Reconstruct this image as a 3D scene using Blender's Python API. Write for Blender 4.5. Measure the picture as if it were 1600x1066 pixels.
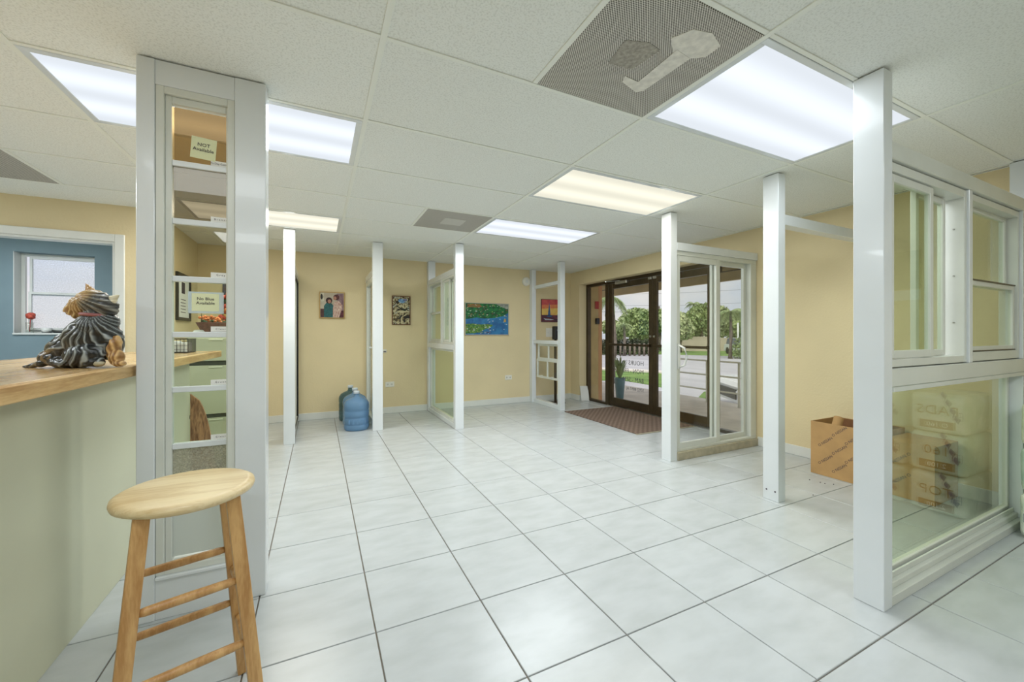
import bpy, bmesh, math, random
from mathutils import Vector, Matrix, noise
R = math.radians
rnd = random.Random(7)
scene = bpy.context.scene
for o in list(bpy.data.objects):
    bpy.data.objects.remove(o)
COL = scene.collection

# ------------------------------------------------------------------ camera
H = 1.185                       # eye height
CZ = 2.331                      # ceiling height
cam_d = bpy.data.cameras.new('camera')
cam = bpy.data.objects.new('camera', cam_d)
COL.objects.link(cam)
cam.location = (0, 0, H)
cam.rotation_euler = (R(90), 0, -0.4518)
cam_d.sensor_width = 36.0
cam_d.lens = 36.0 * 624.5 / 1600
cam_d.shift_y = -(533 - 523.1) / 1600
cam_d.clip_start = 0.02
cam_d.clip_end = 400
scene.camera = cam

# ------------------------------------------------------------------ world and exposure
scene.view_settings.view_transform = 'Standard'
scene.view_settings.look = 'None'
scene.view_settings.gamma = 1.0
scene.view_settings.use_curve_mapping = False
scene.view_settings.exposure = 0.0
w = bpy.data.worlds.new('world')
scene.world = w
w.use_nodes = True
nt = w.node_tree
nt.nodes.clear()
out = nt.nodes.new('ShaderNodeOutputWorld')
bg = nt.nodes.new('ShaderNodeBackground')
tc = nt.nodes.new('ShaderNodeTexCoord')
mp = nt.nodes.new('ShaderNodeMapping'); mp.inputs['Scale'].default_value = (1, 1, 3)
nz = nt.nodes.new('ShaderNodeTexNoise'); nz.inputs['Scale'].default_value = 3.2; nz.inputs['Detail'].default_value = 7
cr = nt.nodes.new('ShaderNodeValToRGB')
cr.color_ramp.elements[0].position = 0.42; cr.color_ramp.elements[0].color = (0.62, 0.66, 0.76, 1)
cr.color_ramp.elements[1].position = 0.62; cr.color_ramp.elements[1].color = (0.86, 0.82, 0.80, 1)
nt.links.new(tc.outputs['Generated'], mp.inputs[0]); nt.links.new(mp.outputs[0], nz.inputs['Vector'])
nt.links.new(nz.outputs['Fac'], cr.inputs[0]); nt.links.new(cr.outputs[0], bg.inputs[0])
bg.inputs[1].default_value = 1.05
sun_d = bpy.data.lights.new('sun', 'SUN'); sun_d.energy = 2.6; sun_d.angle = R(25); sun_d.color = (1.0, 0.97, 0.92)
sun = bpy.data.objects.new('sun', sun_d); COL.objects.link(sun); sun.rotation_euler = (R(28), R(-30), 0)
nt.links.new(bg.outputs[0], out.inputs[0])
LIGHT_W = 14.0                  # watts of each ceiling troffer
scene.cycles.transparent_max_bounces = 24
scene.cycles.max_bounces = 12
scene.cycles.diffuse_bounces = 5
scene.cycles.glossy_bounces = 4

# ------------------------------------------------------------------ materials
def s2l(c):
    return tuple(((v / 255) / 12.92 if v / 255 <= 0.04045 else ((v / 255 + 0.055) / 1.055) ** 2.4) for v in c)

def mat(name, rgb, rough=0.5, metal=0.0, var=0.0, vscale=5.0, bump=0.0, bscale=60.0, spec=0.5,
        stretch=(1, 1, 1), rgb2=None, rand=0.0, coat=0.0, coord='Object', detail=4, bdist=0.002, lohi=(0.35, 0.65)):
    m = bpy.data.materials.new(name)
    m.use_nodes = True
    n = m.node_tree.nodes; l = m.node_tree.links
    b = n['Principled BSDF']
    b.inputs['Roughness'].default_value = rough
    b.inputs['Metallic'].default_value = metal
    b.inputs['Specular IOR Level'].default_value = spec
    if coat: b.inputs['Coat Weight'].default_value = coat
    c = s2l(rgb)
    b.inputs['Base Color'].default_value = (*c, 1)
    m.diffuse_color = (*c, 1)
    if var or rgb2 or bump or rand:
        t = n.new('ShaderNodeTexCoord'); mpp = n.new('ShaderNodeMapping')
        mpp.inputs['Scale'].default_value = stretch
        l.new(t.outputs[coord], mpp.inputs[0])
        vec = mpp.outputs[0]
        if rand:
            oi = n.new('ShaderNodeObjectInfo'); ad = n.new('ShaderNodeVectorMath'); ad.operation = 'ADD'
            sc = n.new('ShaderNodeVectorMath'); sc.operation = 'SCALE'; sc.inputs['Scale'].default_value = 37.0
            cb = n.new('ShaderNodeCombineXYZ')
            l.new(oi.outputs['Random'], cb.inputs[0]); l.new(oi.outputs['Random'], cb.inputs[1])
            l.new(cb.outputs[0], sc.inputs[0]); l.new(sc.outputs[0], ad.inputs[1]); l.new(vec, ad.inputs[0]); vec = ad.outputs[0]
        if var or rgb2:
            no = n.new('ShaderNodeTexNoise'); no.inputs['Scale'].default_value = vscale; no.inputs['Detail'].default_value = detail
            l.new(vec, no.inputs['Vector'])
            ra = n.new('ShaderNodeValToRGB')
            d = rgb2 or tuple(v * (1 - var) for v in rgb)
            ra.color_ramp.elements[0].position = lohi[0]; ra.color_ramp.elements[0].color = (*s2l(d), 1)
            ra.color_ramp.elements[1].position = lohi[1]; ra.color_ramp.elements[1].color = (*c, 1)
            l.new(no.outputs['Fac'], ra.inputs[0]); l.new(ra.outputs[0], b.inputs['Base Color'])
            src = ra.outputs[0]
            if rand:
                hs = n.new('ShaderNodeHueSaturation'); mr = n.new('ShaderNodeMapRange')
                mr.inputs['To Min'].default_value = 1 - rand; mr.inputs['To Max'].default_value = 1 + rand
                l.new(oi.outputs['Random'], mr.inputs[0]); l.new(mr.outputs[0], hs.inputs['Value'])
                l.new(src, hs.inputs['Color']); l.new(hs.outputs[0], b.inputs['Base Color'])
        if bump:
            bn = n.new('ShaderNodeTexNoise'); bn.inputs['Scale'].default_value = bscale; bn.inputs['Detail'].default_value = 3
            l.new(vec, bn.inputs['Vector'])
            bu = n.new('ShaderNodeBump'); bu.inputs['Strength'].default_value = bump; bu.inputs['Distance'].default_value = bdist
            l.new(bn.outputs['Fac'], bu.inputs['Height']); l.new(bu.outputs[0], b.inputs['Normal'])
    return m

def wood(name, a, b_, scale=1.0, axis='Y', rough=0.4, rings=12.0, dist=4.0):
    m = bpy.data.materials.new(name); m.use_nodes = True
    n = m.node_tree.nodes; l = m.node_tree.links; b = n['Principled BSDF']
    t = n.new('ShaderNodeTexCoord'); mpp = n.new('ShaderNodeMapping')
    st = {'X': (0.12, 1, 1), 'Y': (1, 0.12, 1), 'Z': (1, 1, 0.12)}[axis]
    mpp.inputs['Scale'].default_value = tuple(v * scale for v in st)
    l.new(t.outputs['Object'], mpp.inputs[0])
    n1 = n.new('ShaderNodeTexNoise'); n1.inputs['Scale'].default_value = rings; n1.inputs['Detail'].default_value = 5
    n1.inputs['Distortion'].default_value = dist * 0.2
    n2 = n.new('ShaderNodeTexNoise'); n2.inputs['Scale'].default_value = rings * 9; n2.inputs['Detail'].default_value = 2
    l.new(mpp.outputs[0], n1.inputs['Vector']); l.new(mpp.outputs[0], n2.inputs['Vector'])
    mx = n.new('ShaderNodeMath'); mx.operation = 'MULTIPLY_ADD'; mx.inputs[1].default_value = 0.35
    l.new(n2.outputs['Fac'], mx.inputs[0]); l.new(n1.outputs['Fac'], mx.inputs[2])
    ra = n.new('ShaderNodeValToRGB')
    ra.color_ramp.elements[0].position = 0.5; ra.color_ramp.elements[0].color = (*s2l(b_), 1)
    ra.color_ramp.elements[1].position = 0.8; ra.color_ramp.elements[1].color = (*s2l(a), 1)
    l.new(mx.outputs[0], ra.inputs[0]); l.new(ra.outputs[0], b.inputs['Base Color'])
    bu = n.new('ShaderNodeBump'); bu.inputs['Strength'].default_value = 0.15; bu.inputs['Distance'].default_value = 0.001
    l.new(n2.outputs['Fac'], bu.inputs['Height']); l.new(bu.outputs[0], b.inputs['Normal'])
    b.inputs['Roughness'].default_value = rough
    return m

def glass(name, tint=(255, 255, 255), rough=0.0, ior=1.5, diffuse=0.0, dcol=(255, 255, 255), bump=0.0, bscale=150):
    m = bpy.data.materials.new(name); m.use_nodes = True
    n = m.node_tree.nodes; l = m.node_tree.links; n.remove(n['Principled BSDF'])
    o = n['Material Output']
    lw = n.new('ShaderNodeLayerWeight'); lw.inputs[0].default_value = 0.5
    pw = n.new('ShaderNodeMath'); pw.operation = 'POWER'; pw.inputs[1].default_value = 5.0
    fr = n.new('ShaderNodeMath'); fr.operation = 'MULTIPLY_ADD'; fr.inputs[1].default_value = 0.9; fr.inputs[2].default_value = 0.03
    l.new(lw.outputs['Facing'], pw.inputs[0]); l.new(pw.outputs[0], fr.inputs[0])
    tr = n.new('ShaderNodeBsdfTransparent'); tr.inputs[0].default_value = (*s2l(tint), 1)
    gl = n.new('ShaderNodeBsdfGlossy'); gl.inputs['Roughness'].default_value = rough
    mx = n.new('ShaderNodeMixShader')
    src = tr.outputs[0]
    if diffuse:
        df = n.new('ShaderNodeBsdfTranslucent'); df.inputs[0].default_value = (*s2l(dcol), 1)
        d2 = n.new('ShaderNodeBsdfDiffuse'); d2.inputs[0].default_value = (*s2l(dcol), 1)
        m0 = n.new('ShaderNodeMixShader'); l.new(df.outputs[0], m0.inputs[1]); l.new(d2.outputs[0], m0.inputs[2])
        m2 = n.new('ShaderNodeMixShader'); m2.inputs[0].default_value = diffuse
        if bump:
            t = n.new('ShaderNodeTexCoord'); v = n.new('ShaderNodeTexNoise'); v.inputs['Scale'].default_value = bscale
            v.inputs['Detail'].default_value = 2
            l.new(t.outputs['Object'], v.inputs['Vector'])
            mr = n.new('ShaderNodeMapRange'); mr.inputs['From Min'].default_value = .3; mr.inputs['From Max'].default_value = .7
            mr.inputs['To Min'].default_value = max(0, diffuse - bump); mr.inputs['To Max'].default_value = min(1, diffuse + bump)
            l.new(v.outputs['Fac'], mr.inputs[0]); l.new(mr.outputs[0], m2.inputs[0])
            bu = n.new('ShaderNodeBump'); bu.inputs['Strength'].default_value = .6; bu.inputs['Distance'].default_value = .003
            l.new(v.outputs['Fac'], bu.inputs['Height'])
            for q in (gl, df, d2): l.new(bu.outputs[0], q.inputs['Normal'])
        l.new(tr.outputs[0], m2.inputs[1]); l.new(m0.outputs[0], m2.inputs[2]); src = m2.outputs[0]
    l.new(fr.outputs[0], mx.inputs[0]); l.new(src, mx.inputs[1]); l.new(gl.outputs[0], mx.inputs[2])
    l.new(mx.outputs[0], o.inputs[0])
    return m

M = {}
M['tan'] = mat('tan_wall_paint', (228, 212, 172), 0.75, var=0.03, vscale=1.5, bump=0.35, bscale=55, bdist=0.004)
M['tan_out'] = mat('tan_exterior_stucco', (196, 172, 122), 0.85, var=0.08, vscale=4, bump=0.5, bscale=80)
M['blue_wall'] = mat('blue_wall_paint', (128, 150, 158), 0.7, var=0.04, vscale=3, bump=0.2, bscale=60)
M['trim'] = mat('white_trim_paint', (226, 228, 224), 0.35, var=0.02, vscale=4)
M['alu'] = mat('white_enamel_aluminium', (226, 231, 234), 0.2, var=0.02, vscale=3, coat=0.2)
M['alu2'] = mat('off_white_window_aluminium', (218, 221, 214), 0.28, var=0.03, vscale=5)
M['sill'] = mat('worn_cream_sill', (186, 178, 154), 0.4, var=0.12, vscale=14)
M['grout'] = mat('grey_grout', (132, 124, 112), 0.9, var=0.1, vscale=20)
M['tile'] = mat('cream_ceramic_tile', (192, 197, 199), 0.27, rgb2=(182, 187, 188), vscale=5, rand=0.02, stretch=(1, 2.2, 1), detail=8, lohi=(0.3, 0.62), bump=0.05, bscale=30)
M['ctile'] = mat('speckled_ceiling_board', (238, 240, 235), 0.85, rgb2=(223, 225, 219), vscale=130, rand=0.015, bump=0.5, bscale=130, bdist=0.003, lohi=(0.36, 0.5), detail=2)
M['cgrid'] = mat('white_ceiling_grid_steel', (238, 240, 232), 0.45)
M['plenum'] = mat('dark_plenum', (70, 70, 66), 0.9)
M['sage'] = mat('sage_green_laminate', (206, 208, 184), 0.6, var=0.04, vscale=1.2)
M['oak'] = wood('oak_laminate_edge', (206, 172, 118), (172, 132, 78), 1.0, 'Y', 0.45, 22)
M['oaktop'] = wood('oak_laminate_top', (206, 176, 128), (178, 142, 92), 1.0, 'Y', 0.22, 20)
M['stool_seat'] = wood('pale_rubberwood_seat', (226, 206, 164), (202, 174, 124), 1.0, 'X', 0.35, 26)
M['stool_leg'] = wood('rubberwood_leg', (204, 162, 106), (172, 126, 72), 1.0, 'Z', 0.38, 26)
M['ply'] = wood('knotty_plywood', (190, 140, 100), (112, 66, 40), 1.0, 'Z', 0.6, 30, 14)
M['redwood'] = wood('reddish_wood', (170, 108, 70), (120, 66, 40), 1.0, 'X', 0.5, 30)
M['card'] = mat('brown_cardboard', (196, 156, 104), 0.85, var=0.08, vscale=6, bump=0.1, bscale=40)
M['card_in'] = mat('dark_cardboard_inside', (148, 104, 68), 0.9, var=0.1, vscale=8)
M['ink'] = mat('dark_print_ink', (70, 60, 70), 0.8)
M['inkblue'] = mat('blue_print_ink', (40, 60, 120), 0.5)
M['inkbrown'] = mat('brown_print_ink', (120, 90, 60), 0.6)
M['paper'] = mat('white_paper', (236, 236, 232), 0.8)
M['note'] = mat('pale_yellow_note', (226, 230, 190), 0.8)
M['tape'] = glass('frosted_tape', (235, 240, 245), diffuse=0.55, dcol=(225, 232, 238))
M['bronze'] = mat('dark_bronze_aluminium', (78, 66, 46), 0.32, metal=0.55, var=0.15, vscale=6)
M['black'] = mat('black_plastic', (26, 26, 26), 0.4)
M['steel'] = mat('brushed_steel', (190, 190, 186), 0.3, metal=1.0)
M['chrome'] = mat('polished_chrome', (225, 225, 225), 0.12, metal=1.0)
M['perf'] = None
M['mat'] = None
M['glass'] = glass('clear_window_glass', (251, 252, 250))
M['glass_green'] = glass('greenish_window_glass', (238, 244, 232))
M['g_bronze'] = glass('bronze_tinted_glass', (214, 194, 160))
M['g_grey'] = glass('grey_tinted_glass', (206, 200, 188))
M['g_lt'] = glass('lightly_tinted_glass', (232, 230, 220))
M['g_clear'] = glass('clear_sample_glass', (244, 248, 242))
M['g_green'] = glass('green_tinted_glass', (241, 246, 238))
M['g_obs'] = glass('pebbled_obscure_glass', (215, 215, 205), 0.1, diffuse=0.55, dcol=(196, 194, 180), bump=0.4, bscale=170)
M['g_white'] = glass('white_laminated_glass', (250, 250, 248), 0.05, diffuse=0.96, dcol=(222, 226, 222))
M['g_frost'] = glass('frosted_bathroom_glass', (248, 250, 252), 0.2, diffuse=0.15, dcol=(240, 244, 250), bump=0.08, bscale=90)
M['film'] = mat('white_green_plastic_film', (206, 222, 212), 0.22, rgb2=(176, 204, 196), vscale=9, bump=0.7, bscale=14, bdist=0.02, coat=0.4)
M['film2'] = mat('pale_plastic_film', (226, 230, 222), 0.2, rgb2=(190, 208, 196), vscale=12, bump=0.7, bscale=16, bdist=0.02, coat=0.4)
M['terracotta'] = mat('terracotta_basket', (120, 78, 66), 0.7, var=0.3, vscale=50)
M['cab'] = mat('beige_green_cabinet_enamel', (188, 190, 162), 0.4, var=0.03, vscale=2)
M['gap'] = mat('painted_gap_shade_and_wire', (62, 66, 54), 0.8)  # dark colour for the painted shade between drawers, and for the wires
M['concrete'] = mat('pale_concrete', (232, 224, 216), 0.9, var=0.1, vscale=3, bump=0.2, bscale=30)
M['asphalt'] = mat('grey_asphalt', (196, 194, 200), 0.9, var=0.1, vscale=0.5, stretch=(1, .2, 1))
M['grass'] = mat('mown_grass', (128, 158, 82), 0.9, rgb2=(92, 126, 60), vscale=1.3, bump=0.6, bscale=30, bdist=0.03)
M['leaf'] = mat('tree_leaves', (176, 192, 128), 0.7, rgb2=(120, 142, 92), vscale=0.8)
M['leaf2'] = mat('pale_tree_leaves', (200, 208, 160), 0.7, rgb2=(146, 162, 116), vscale=0.8)
M['palm'] = mat('palm_fronds', (176, 190, 136), 0.6, rgb2=(124, 144, 98), vscale=1.0)
M['bark'] = mat('grey_brown_bark', (142, 130, 118), 0.9, var=0.25, vscale=6)
M['wallout'] = mat('beige_garden_wall', (198, 186, 166), 0.9, var=0.06, vscale=1)
M['white_car'] = mat('white_car_paint', (232, 234, 236), 0.2, coat=0.6)
M['carglass'] = mat('dark_car_glass', (92, 104, 112), 0.08)
M['rubber'] = mat('black_tyre_rubber', (34, 34, 34), 0.8)
M['galv'] = mat('grey_railing_paint', (222, 222, 212), 0.45)
M['pot'] = mat('blue_glazed_planter', (112, 148, 162), 0.3, var=0.12, vscale=6)
M['soffit'] = mat('tan_soffit_boards', (190, 172, 132), 0.8, var=0.08, vscale=3)
M['red'] = mat('red_paint', (170, 50, 44), 0.5)
M['rosered'] = mat('coral_red_petals', (214, 92, 72), 0.6, var=0.2, vscale=60)
M['orange'] = mat('orange_petals', (226, 132, 70), 0.6, var=0.25, vscale=50)
M['yellowp'] = mat('yellow_petals', (228, 190, 96), 0.6, var=0.2, vscale=50)
M['leafdk'] = mat('dark_green_leaves', (58, 92, 54), 0.6, var=0.3, vscale=30)
M['vaseblue'] = mat('blue_green_vase', (58, 104, 110), 0.3)
M['outlet'] = mat('ivory_outlet_plastic', (232, 230, 220), 0.4)
M['goldframe'] = mat('thin_gold_frame', (184, 152, 92), 0.4, metal=0.3)
M['brownframe'] = mat('red_brown_frame', (112, 66, 40), 0.5, var=0.2, vscale=20)

def perf_mat():
    m = bpy.data.materials.new('perforated_grey_metal'); m.use_nodes = True
    n = m.node_tree.nodes; l = m.node_tree.links; b = n['Principled BSDF']
    t = n.new('ShaderNodeTexCoord'); mp_ = n.new('ShaderNodeMapping'); mp_.inputs['Scale'].default_value = (1, 1, 1)
    mp_.inputs['Rotation'].default_value = (0, 0, R(45))
    l.new(t.outputs['Object'], mp_.inputs[0])
    v = n.new('ShaderNodeTexVoronoi'); v.inputs['Scale'].default_value = 125; v.inputs['Randomness'].default_value = 0.0
    v.voronoi_dimensions = '2D'
    l.new(mp_.outputs[0], v.inputs['Vector'])
    c = n.new('ShaderNodeValToRGB'); c.color_ramp.interpolation = 'LINEAR'
    c.color_ramp.elements[0].position = 0.36; c.color_ramp.elements[0].color = (*s2l((92, 86, 78)), 1)
    c.color_ramp.elements[1].position = 0.44; c.color_ramp.elements[1].color = (*s2l((222, 219, 210)), 1)
    l.new(v.outputs['Distance'], c.inputs[0]); l.new(c.outputs[0], b.inputs['Base Color'])
    b.inputs['Roughness'].default_value = 0.6
    return m
M['perf'] = perf_mat()

def doormat_mat():
    m = bpy.data.materials.new('brown_ribbed_carpet'); m.use_nodes = True
    n = m.node_tree.nodes; l = m.node_tree.links; b = n['Principled BSDF']
    t = n.new('ShaderNodeTexCoord'); ch = n.new('ShaderNodeTexChecker'); ch.inputs['Scale'].default_value = 26
    ch.inputs[1].default_value = (*s2l((132, 112, 98)), 1); ch.inputs[2].default_value = (*s2l((104, 86, 74)), 1)
    l.new(t.outputs['Object'], ch.inputs[0]); l.new(ch.outputs[0], b.inputs['Base Color'])
    bu = n.new('ShaderNodeBump'); bu.inputs['Distance'].default_value = 0.004; l.new(ch.outputs['Fac'], bu.inputs['Height'])
    l.new(bu.outputs[0], b.inputs['Normal']); b.inputs['Roughness'].default_value = 0.95
    return m
M['mat'] = doormat_mat()

def diffuser_mat(name, rgb, strength):
    """prismatic lens over two fluorescent tubes: brighter over each tube (tubes run along X)"""
    m = bpy.data.materials.new(name); m.use_nodes = True
    n = m.node_tree.nodes; l = m.node_tree.links
    n.remove(n['Principled BSDF'])
    t = n.new('ShaderNodeTexCoord'); sx = n.new('ShaderNodeSeparateXYZ'); l.new(t.outputs['Object'], sx.inputs[0])
    ab = n.new('ShaderNodeMath'); ab.operation = 'ABSOLUTE'; l.new(sx.outputs['Y'], ab.inputs[0])
    su = n.new('ShaderNodeMath'); su.operation = 'SUBTRACT'; su.inputs[1].default_value = 0.13; l.new(ab.outputs[0], su.inputs[0])
    a2 = n.new('ShaderNodeMath'); a2.operation = 'ABSOLUTE'; l.new(su.outputs[0], a2.inputs[0])
    mr = n.new('ShaderNodeMapRange'); mr.interpolation_type = 'SMOOTHSTEP'
    mr.inputs['From Min'].default_value = 0.0; mr.inputs['From Max'].default_value = 0.13
    mr.inputs['To Min'].default_value = strength * 1.14; mr.inputs['To Max'].default_value = strength * 0.92
    l.new(a2.outputs[0], mr.inputs[0])
    em = n.new('ShaderNodeEmission'); em.inputs[0].default_value = (*s2l(rgb), 1)
    l.new(mr.outputs[0], em.inputs[1]); l.new(em.outputs[0], n['Material Output'].inputs[0])
    return m

# ------------------------------------------------------------------ building helpers
WL = {}
def tag(o, label=None, cat=None, group=None, kind=None):
    if label: o['label'] = label
    if cat: o['category'] = cat
    if group: o['group'] = group
    if kind: o['kind'] = kind
    return o

def empty(name, loc, label=None, cat=None, group=None):
    o = bpy.data.objects.new(name, None); COL.objects.link(o)
    o.location = loc; o.empty_display_size = 0.05
    WL[o] = Vector(loc)
    return tag(o, label, cat, group)

def link(name, me, parent=None, world=(0, 0, 0), m=None):
    o = bpy.data.objects.new(name, me); COL.objects.link(o)
    wv = Vector(world)
    WL[o] = wv
    if parent is not None:
        o.parent = parent; o.location = wv - WL[parent]
    else:
        o.location = wv
    if m is not None and not me.materials: me.materials.append(m)
    return o

class MB:
    """collects world-space shapes, builds ONE mesh object"""
    def __init__(s): s.bm = bmesh.new()
    def box(s, x0, x1, y0, y1, z0, z1, bev=0.0, rot=None):
        if x0 > x1: x0, x1 = x1, x0
        if y0 > y1: y0, y1 = y1, y0
        if z0 > z1: z0, z1 = z1, z0
        mtx = Matrix.Translation(((x0+x1)/2, (y0+y1)/2, (z0+z1)/2))
        if rot is not None: mtx = mtx @ rot
        mtx = mtx @ Matrix.Diagonal((x1-x0, y1-y0, z1-z0, 1))
        r = bmesh.ops.create_cube(s.bm, size=1, matrix=mtx)
        if bev:
            es = list({e for v in r['verts'] for e in v.link_edges})
            bmesh.ops.bevel(s.bm, geom=es, offset=bev, segments=1, affect='EDGES', profile=0.5)
        return s
    def beam(s, a, b, wx, wy, bev=0.0, up=(0, 0, 1), taper=1.0):
        a = Vector(a); b = Vector(b); d = b - a; L = d.length; d.normalize()
        u = Vector(up); x = d.cross(u)
        if x.length < 1e-4: x = Vector((1, 0, 0))
        x.normalize(); y = x.cross(d).normalized()
        vs = []
        for t, k in ((0, 1.0), (1, taper)):
            for sx, sy in ((-1, -1), (1, -1), (1, 1), (-1, 1)):
                vs.append(s.bm.verts.new(a + d*L*t + x*sx*wx/2*k + y*sy*wy/2*k))
        f = []
        for q in ((3, 2, 1, 0), (4, 5, 6, 7), (0, 1, 5, 4), (1, 2, 6, 5), (2, 3, 7, 6), (3, 0, 4, 7)):
            f.append(s.bm.faces.new([vs[i] for i in q]))
        if bev:
            bmesh.ops.bevel(s.bm, geom=list({e for q in f for e in q.edges}), offset=bev, segments=2, affect='EDGES', profile=0.6)
        return s
    def tube(s, pts, r, n=10, cap=True):
        pts = [Vector(p) for p in pts]
        if not isinstance(r, (list, tuple)): r = [r]*len(pts)
        rings = []
        for i, p in enumerate(pts):
            d = (pts[min(i+1, len(pts)-1)] - pts[max(i-1, 0)]).normalized()
            x = d.cross(Vector((0, 0, 1)))
            if x.length < 1e-3: x = Vector((1, 0, 0))
            x.normalize(); y = x.cross(d)
            rings.append([s.bm.verts.new(p + (x*math.cos(2*math.pi*k/n) + y*math.sin(2*math.pi*k/n))*r[i]) for k in range(n)])
        for a, b in zip(rings, rings[1:]):
            for k in range(n):
                f = s.bm.faces.new((a[k], a[(k+1) % n], b[(k+1) % n], b[k])); f.smooth = True
        if cap:
            s.bm.faces.new(rings[0][::-1]); s.bm.faces.new(rings[-1])
        return s
    def lathe(s, c, prof, n=32, smooth=True):
        cx, cy, cz = c; rings = []
        for r, z in prof:
            if r < 1e-6: rings.append([s.bm.verts.new((cx, cy, cz+z))])
            else: rings.append([s.bm.verts.new((cx+r*math.cos(2*math.pi*k/n), cy+r*math.sin(2*math.pi*k/n), cz+z)) for k in range(n)])
        for a, b in zip(rings, rings[1:]):
            for k in range(n):
                if len(a) == 1 and len(b) == 1: continue
                if len(a) == 1: f = s.bm.faces.new((a[0], b[(k+1) % n], b[k]))
                elif len(b) == 1: f = s.bm.faces.new((a[k], a[(k+1) % n], b[0]))
                else: f = s.bm.faces.new((a[k], a[(k+1) % n], b[(k+1) % n], b[k]))
                f.smooth = smooth
        return s
    def ball(s, c, rx, ry=None, rz=None, sub=2, rot=None):
        ry = ry or rx; rz = rz or rx
        mtx = Matrix.Translation(c)
        if rot is not None: mtx = mtx @ rot
        r = bmesh.ops.create_icosphere(s.bm, subdivisions=sub, radius=1, matrix=mtx @ Matrix.Diagonal((rx, ry, rz, 1)))
        for v in r['verts']:
            for f in v.link_faces: f.smooth = True
        return s
    def prism(s, pts, n):
        """extrude a closed polygon of world points by the vector n"""
        n = Vector(n); a = [s.bm.verts.new(Vector(p)) for p in pts]; b = [s.bm.verts.new(Vector(p)+n) for p in pts]
        s.bm.faces.new(a[::-1]); s.bm.faces.new(b)
        for i in range(len(pts)):
            j = (i+1) % len(pts); s.bm.faces.new((a[i], a[j], b[j], b[i]))
        return s
    def quad(s, *p):
        s.bm.faces.new([s.bm.verts.new(Vector(q)) for q in p]); return s
    def frame(s, ax, c0, c1, a0, a1, z0, z1, w, bev=0.0015, wb=None, wt=None):
        """rectangular frame in a plane; ax 'X' = plane of constant X between c0 and c1, a along Y"""
        wb = w if wb is None else wb; wt = w if wt is None else wt
        def bx(p0, p1, q0, q1):
            if ax == 'X': s.box(c0, c1, p0, p1, q0, q1, bev)
            else: s.box(p0, p1, c0, c1, q0, q1, bev)
        bx(a0, a0+w, z0, z1); bx(a1-w, a1, z0, z1)
        if wb: bx(a0+w, a1-w, z0, z0+wb)
        if wt: bx(a0+w, a1-w, z1-wt, z1)
        return s
    def slab(s, ax, c0, c1, a0, a1, z0, z1, bev=0.0):
        if ax == 'X': s.box(c0, c1, a0, a1, z0, z1, bev)
        else: s.box(a0, a1, c0, c1, z0, z1, bev)
        return s
    def build(s, name, m, parent=None, origin=None, fix=True):
        if fix: bmesh.ops.recalc_face_normals(s.bm, faces=s.bm.faces)
        vs = s.bm.verts
        lo = [min(v.co[i] for v in vs) for i in range(3)]; hi = [max(v.co[i] for v in vs) for i in range(3)]
        if origin is None: origin = Vector(((lo[0]+hi[0])/2, (lo[1]+hi[1])/2, lo[2]))
        origin = Vector(origin)
        for v in vs: v.co -= origin
        me = bpy.data.meshes.new(name); s.bm.to_mesh(me); s.bm.free()
        if m is not None: me.materials.append(m)
        return link(name, me, parent, origin)

def struct(name, mb, m, parent=None):
    o = mb.build(name, m, parent)
    if parent is None: o['kind'] = 'structure'
    return o

def copy_tree(o, parent=None):
    c = o.copy(); COL.objects.link(c); c.parent = parent; WL[c] = WL.get(o, Vector())
    for ch in list(o.children): copy_tree(ch, c)
    return c

def text(s, size, loc, rot, m, parent, name='lettering', ext=0.0006, align='CENTER'):
    cu = bpy.data.curves.new('t', 'FONT'); cu.body = s; cu.size = size; cu.extrude = ext
    cu.align_x = align; cu.align_y = 'CENTER'; cu.resolution_u = 2
    o = bpy.data.objects.new('t', cu); COL.objects.link(o)
    dg = bpy.context.evaluated_depsgraph_get()
    me = bpy.data.meshes.new_from_object(o.evaluated_get(dg))
    bpy.data.objects.remove(o); bpy.data.curves.remove(cu)
    me.materials.clear(); me.materials.append(m)
    r = link(name, me, parent, loc); r.rotation_euler = rot
    return r
FRONT = (R(90), 0, 0)            # facing -Y
LEFTW = (R(90), 0, R(-90))       # facing -X
RIGHTW = (R(90), 0, R(90))       # facing +X

# ================================================================== THE SETTING
XR, YB = 4.24, 6.235             # right wall, back wall
XL, YF = -5.2, -3.6              # unseen far left wall and the wall behind the camera
YO, XS = 4.72, -1.36             # office wall (with the doorway) and its side return

# floor slab + tiles
fl = struct('floor', MB().box(XL, XR+.25, YF, 7.6, -0.12, -0.006), M['grout'])
S = 0.4453; X0 = -0.2378; Y0 = 3.003; G = 0.0028
tmesh = {}
def tile_mesh(wx, wy):
    k = (round(wx, 3), round(wy, 3))
    if k not in tmesh:
        bm = bmesh.new()
        bmesh.ops.create_cube(bm, size=1, matrix=Matrix.Translation((0, 0, -0.006)) @ Matrix.Diagonal((wx-2*G, wy-2*G, 0.012, 1)))
        top = [e for e in bm.edges if all(v.co.z > -0.001 for v in e.verts)]
        bmesh.ops.bevel(bm, geom=top, offset=0.0016, segments=1, affect='EDGES')
        me = bpy.data.meshes.new('tile'); bm.to_mesh(me); bm.free(); me.materials.append(M['tile']); tmesh[k] = me
    return tmesh[k]
def tiles(xa, xb, ya, yb):
    import itertools
    i0, i1 = math.floor((xa-X0)/S), math.ceil((xb-X0)/S)
    j0, j1 = math.floor((ya-Y0)/S), math.ceil((yb-Y0)/S)
    for i in range(i0, i1):
        for j in range(j0, j1):
            a, b = max(xa, X0+i*S), min(xb, X0+(i+1)*S); c, d = max(ya, Y0+j*S), min(yb, Y0+(j+1)*S)
            if b-a > 0.02 and d-c > 0.02:
                link('tile', tile_mesh(b-a, d-c), fl, ((a+b)/2, (c+d)/2, 0))
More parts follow.
